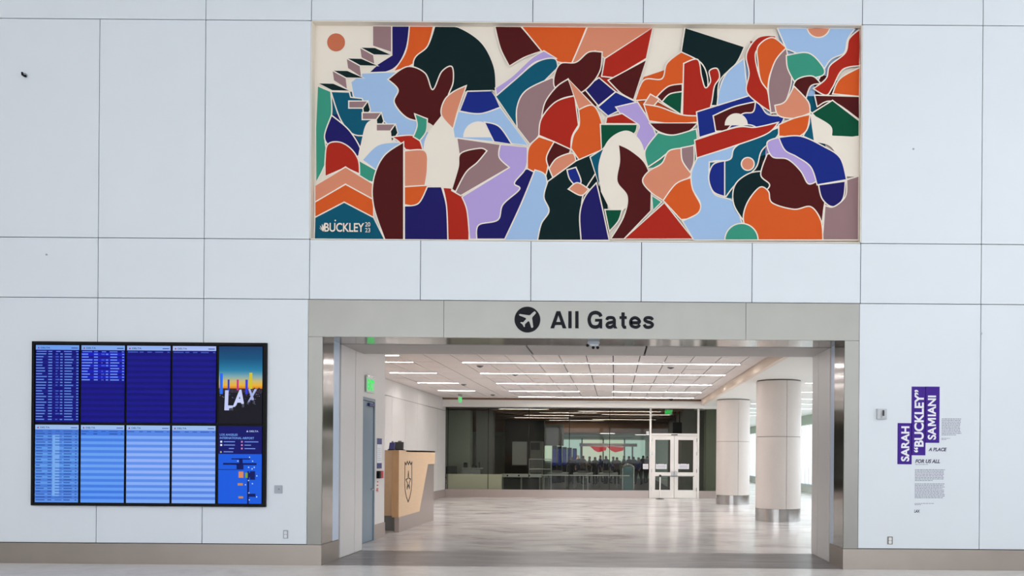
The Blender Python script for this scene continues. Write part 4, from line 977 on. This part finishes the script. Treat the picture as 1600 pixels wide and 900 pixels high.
# long handrail
o = thing('hand_rail', 'long thin white hand rail running along behind the glass', 'rail', (-1.1, 21.9, 0)); a0, a1 = W(847,743,2.72)[0]+1.1, W(984,743,2.72)[0]+1.1
q = MB(); q.tube([(a0,0,.885),(a1,0,.885)], .022, M['whitevinyl']); q.build('rail_bar', o)
for pxx in (850, 911.5, 918.5): xx = W(pxx,750,2.72)[0]+1.1; q = MB(); q.tube([(xx,0,0),(xx,0,.885)], .018, M['lightgrey']); q.build('post', o)
# arch gate
x0, x1 = W(971.5,740,2.85)[0], W(991,740,2.85)[0]; o = thing('glass_gate', 'rounded silver gate panel with teal glass left of the doors', 'gate', ((x0+x1)/2, 23.4, 0)); w_ = (x1-x0)/2; zt2 = W(981,725,2.85)[1]
pts = [(-w_+.03,0,0)]; pts += [(-(w_-.03)*math.cos(a*math.pi/8), 0, zt2-.16+.13*math.sin(a*math.pi/8)) for a in range(9)]; pts.append((w_-.03,0,0))
q = MB(); q.tube(pts, .045, M['silver'], 10); q.build('arch_frame', o, smooth=True)
q = MB(); q.box(-w_+.06, w_-.06, -.01, .01, .05, zt2-.10, mat('teal_glass_panel', (96,140,150), .15)); q.build('gate_panel', o)
# search belts
for k in range(3):
    x_ = W((873, 912, 951)[k], 735, 3.5)[0]; o = thing('bin_conveyor', ['leftmost','middle','rightmost'][k]+' of three grey roller conveyor tables in the checkpoint', 'conveyor', (x_, 31.5, 0))
    q = MB(); q.box(-.5, .5, -1.0, 1.0, .72, .80, M['lightgrey'], bev=.01); q.build('conveyor_bed', o)
    for sx in (-.44, .44):
        for sy in (-.9, .9): q = MB(); q.box(sx-.04, sx+.04, sy-.04, sy+.04, 0, .72, M['midgrey']); q.build('leg', o)
    q = MB(); q.box(-.3, .25, -.7, -.2, .80, .92, M['midgrey'], bev=.03); tag(link('screening_bin', q.mesh('screening_bin'), None, (x_, 31.5, 0)), 'grey plastic bin on the %s conveyor' % ['leftmost','middle','rightmost'][k], 'bin')
# blue kiosks
for k in range(5):
    x_ = W(867+k*8, 705, 4.0+.1*k)[0]; o = thing('blue_kiosk', 'tall dark kiosk with blue lit side, %s from the left in the far hall' % nm[k], 'kiosk', (x_, 38+1.1*k, 0), group='kiosks in the far hall')
    q = MB(); q.box(-.14, .14, -.2, .2, 0, 2.3-.03*k, M['black'], bev=.02); q.build('body', o)
    q = MB(); q.box(-.09, .1, -.215, -.2, 1.1, 2.1, gm((26,42,130), .55)); q.build('blue_screen', o)
# red sign
o = thing('red_canopy', 'long red curved canopy over the far crowd', 'canopy', (W(948,702,4.3)[0], 42, 1.9))
for s_, (a, b_) in enumerate(((922,948),(948,975))):
    xa_, xb_ = W(a,702,4.3)[0]-o.location.x, W(b_,702,4.3)[0]-o.location.x
    q = MB(); q.prism([(xa_, .42), (xb_, .38), (xb_-.05, .16), ((xa_+xb_)/2, .03), (xa_+.3, .14)], 'y', -.15, .15, glow('red_sign_glow', (205,40,50), .8)); q.build('red_valance', o)
q = MB(); q.box(-1.8, 2.0, .1, .3, .42, .62, M['lightgrey']); q.box(-1.75, -1.65, .15, .25, -1.9, .45, M['midgrey']); q.box(1.65, 1.75, .15, .25, -1.9, .45, M['midgrey']); q.build('support_frame', o)
# far illuminated windows in far hall
w3 = struct(MB().build('window_3'))
for k in range(5):
    a = -5.6+k*1.6; part(w3, 'lit_pane', (a, a+1.5, 49.9, 49.95, 1.3, 2.9), m=gm([(196,212,190),(176,202,196),(206,214,196)][k % 3], 1.0)); part(w3, 'mullion', (a-.08, a, 49.85, 49.96, 1.2, 3.0), m=M['darkgrey'])
# hanging monitor seen through transom
x = W(1055, 662, 3.0)[0]; o = thing('hanging_monitor', 'black monitor hanging behind the transom above the right door', 'monitor', (x, 24.2, 2.6))
q = MB(); q.box(-.20, .20, -.06, .06, .05, .62, M['black'], bev=.02); q.build('monitor_body', o); q = MB(); q.tube([(-.1,0,.6),(-.1,0,1.1)], .025, M['black']); q.tube([(.1,0,.6),(.1,0,1.1)], .025, M['black']); q.build('mount_arm', o)
ckf = MB(); ckf.box(-13.9, 2.95, 21.2, 49.8, -.01, .012, mat('dark_carpet', (70,68,66), .8, noise=.2, nscale=3)); ckf.build('carpet', floor)
# ---- people, far crowd
SK = [mat('skin_'+a, c, .6) for a, c in (('light', (206,160,134)), ('brown', (120,82,62)), ('tan', (170,124,96)))]
def person_mesh(arm, top, trousers, hair, skin, stride):
    J = {'pel': (0,0,.95,.15), 'wai': (0,0,1.08,.135), 'che': (0,0,1.30,.165), 'nec': (0,.0,1.50,.058), 'hea': (0,-.015,1.60,.085), 'crn': (0,0,1.69,.075)}
    E = [('pel','wai'),('wai','che'),('che','nec'),('nec','hea'),('hea','crn')]
    for s_, n_ in ((1,'l'),(-1,'r')):
        f_ = stride*s_
        J['hip'+n_] = (s_*.10,0,.90,.10); J['kne'+n_] = (s_*.10,-.02+f_*.5,.50,.065); J['ank'+n_] = (s_*.10,.03+f_,.09,.042); J['toe'+n_] = (s_*.11,-.13+f_,.035,.035)
        J['sho'+n_] = (s_*.18,0,1.42,.062); J['elb'+n_] = (s_*.25,.02,1.15,.045); 
        J['wri'+n_] = (s_*.24,-.06-arm,.93+arm*.9,.03); J['han'+n_] = (s_*.235,-.09-arm*1.3,.84+arm*1.2,.034)
        E += [('pel','hip'+n_),('hip'+n_,'kne'+n_),('kne'+n_,'ank'+n_),('ank'+n_,'toe'+n_),('che','sho'+n_),('sho'+n_,'elb'+n_),('elb'+n_,'wri'+n_),('wri'+n_,'han'+n_)]
        for fi in range(4):
            nm_ = 'f%d%s' % (fi, n_); hx, hy, hz = J['han'+n_][:3]; J[nm_] = (hx, hy-.03+.02*fi, hz-.075+.006*abs(fi-1.5), .0095); E.append(('han'+n_, nm_))
        J['th'+n_] = (J['han'+n_][0]-s_*.03, J['han'+n_][1]-.045, J['han'+n_][2]-.02, .011); E.append(('wri'+n_, 'th'+n_))
    ks = list(J); me = bpy.data.meshes.new('person_skeleton'); me.from_pydata([J[k][:3] for k in ks], [(ks.index(a), ks.index(b_)) for a, b_ in E], [])
    o = bpy.data.objects.new('person_skeleton', me); COL.objects.link(o)
    o.modifiers.new('skin', 'SKIN'); o.modifiers.new('sub', 'SUBSURF').levels = 1
    lay = me.skin_vertices[0] if me.skin_vertices else None
    if lay is None:
        bm = bmesh.new(); bm.from_mesh(me); bm.verts.layers.skin.verify(); bm.to_mesh(me); bm.free(); lay = me.skin_vertices[0]
    for i, k in enumerate(ks): lay.data[i].radius = (J[k][3], J[k][3]); lay.data[i].use_root = (k == 'pel')
    dg = bpy.context.evaluated_depsgraph_get(); dg.update()
    out_ = bpy.data.meshes.new_from_object(o.evaluated_get(dg)); out_.name = 'person'
    bpy.data.objects.remove(o)
    out_.materials.clear()
    for m_ in (skin, top, trousers, hair, M['black']): out_.materials.append(m_)
    for p_ in out_.polygons:
        c_ = p_.center; p_.use_smooth = True; z_ = c_.z
        if z_ > 1.52: p_.material_index = 3 if (z_ > 1.68 or (c_.y > .01 and z_ > 1.56)) else 0
        elif abs(c_.x) > .2 and z_ < 1.0+arm: p_.material_index = 0
        elif z_ > .93: p_.material_index = 1 if z_ < 1.47 else 0
        elif z_ > .10: p_.material_index = 2
        else: p_.material_index = 4
    return out_
def cloth(n_, c_): return mat(n_, c_, .8)
hairs = [mat('dark_hair', (28,22,20), .7), mat('brown_hair', (74,50,34), .7)]
shirts = [cloth('navy_shirt', (26,34,70)), cloth('black_shirt', (22,22,26)), cloth('blue_shirt', (40,60,130)), cloth('grey_shirt', (110,110,116))]
pants = [cloth('dark_trousers', (24,24,30)), cloth('grey_trousers', (60,60,66))]
PM = [person_mesh(.0, shirts[0], pants[0], hairs[0], SK[0], .10), person_mesh(.18, shirts[1], pants[0], hairs[0], SK[1], .02), person_mesh(.05, shirts[2], pants[1], hairs[1], SK[2], .16), person_mesh(.25, shirts[3], pants[0], hairs[0], SK[0], .0)]
desc = ['in a navy shirt', 'in a black top, hands forward', 'in a blue shirt mid-stride', 'in a grey top with raised forearms']
people = [(893,37,1,0),(903,39,0,.5),(911,36,3,2),(921,38.5,1,1),(930,36,1,3),(938,40,2,.3),(947,37,0,2.4),(958,38,2,.2),(964,36.5,3,1.4),(975,39,1,0),(983,37.5,0,2),(990,40,1,1),(998,36.5,2,3),(1005,38,1,.4),(1011,39.5,0,1.2)]
for k, (a, y_, v, rz) in enumerate(people):
    r_ = 1+y_/DC; o = link('person', PM[v], None, (W(a, 712, r_)[0], y_, 0)); o.rotation_euler = (0, 0, rz+.2*k); sc = .97+.03*((k*7) % 4)/1.5; o.scale = (1.05, 1.05, sc)
    tag(o, 'person %s, %s from left in the far crowd' % (desc[v], ['first','second','third','fourth','fifth','sixth','seventh','eighth','ninth','tenth','eleventh','twelfth','thirteenth','fourteenth','fifteenth'][k]), 'person', 'people in the far checkpoint')
o = link('person', PM[1], None, (W(758, 712, 3.1)[0], 26.8, 0)); o.rotation_euler = (0,0,.3); tag(o, 'person in dark clothes standing beyond the desk near the whiteboard', 'person')
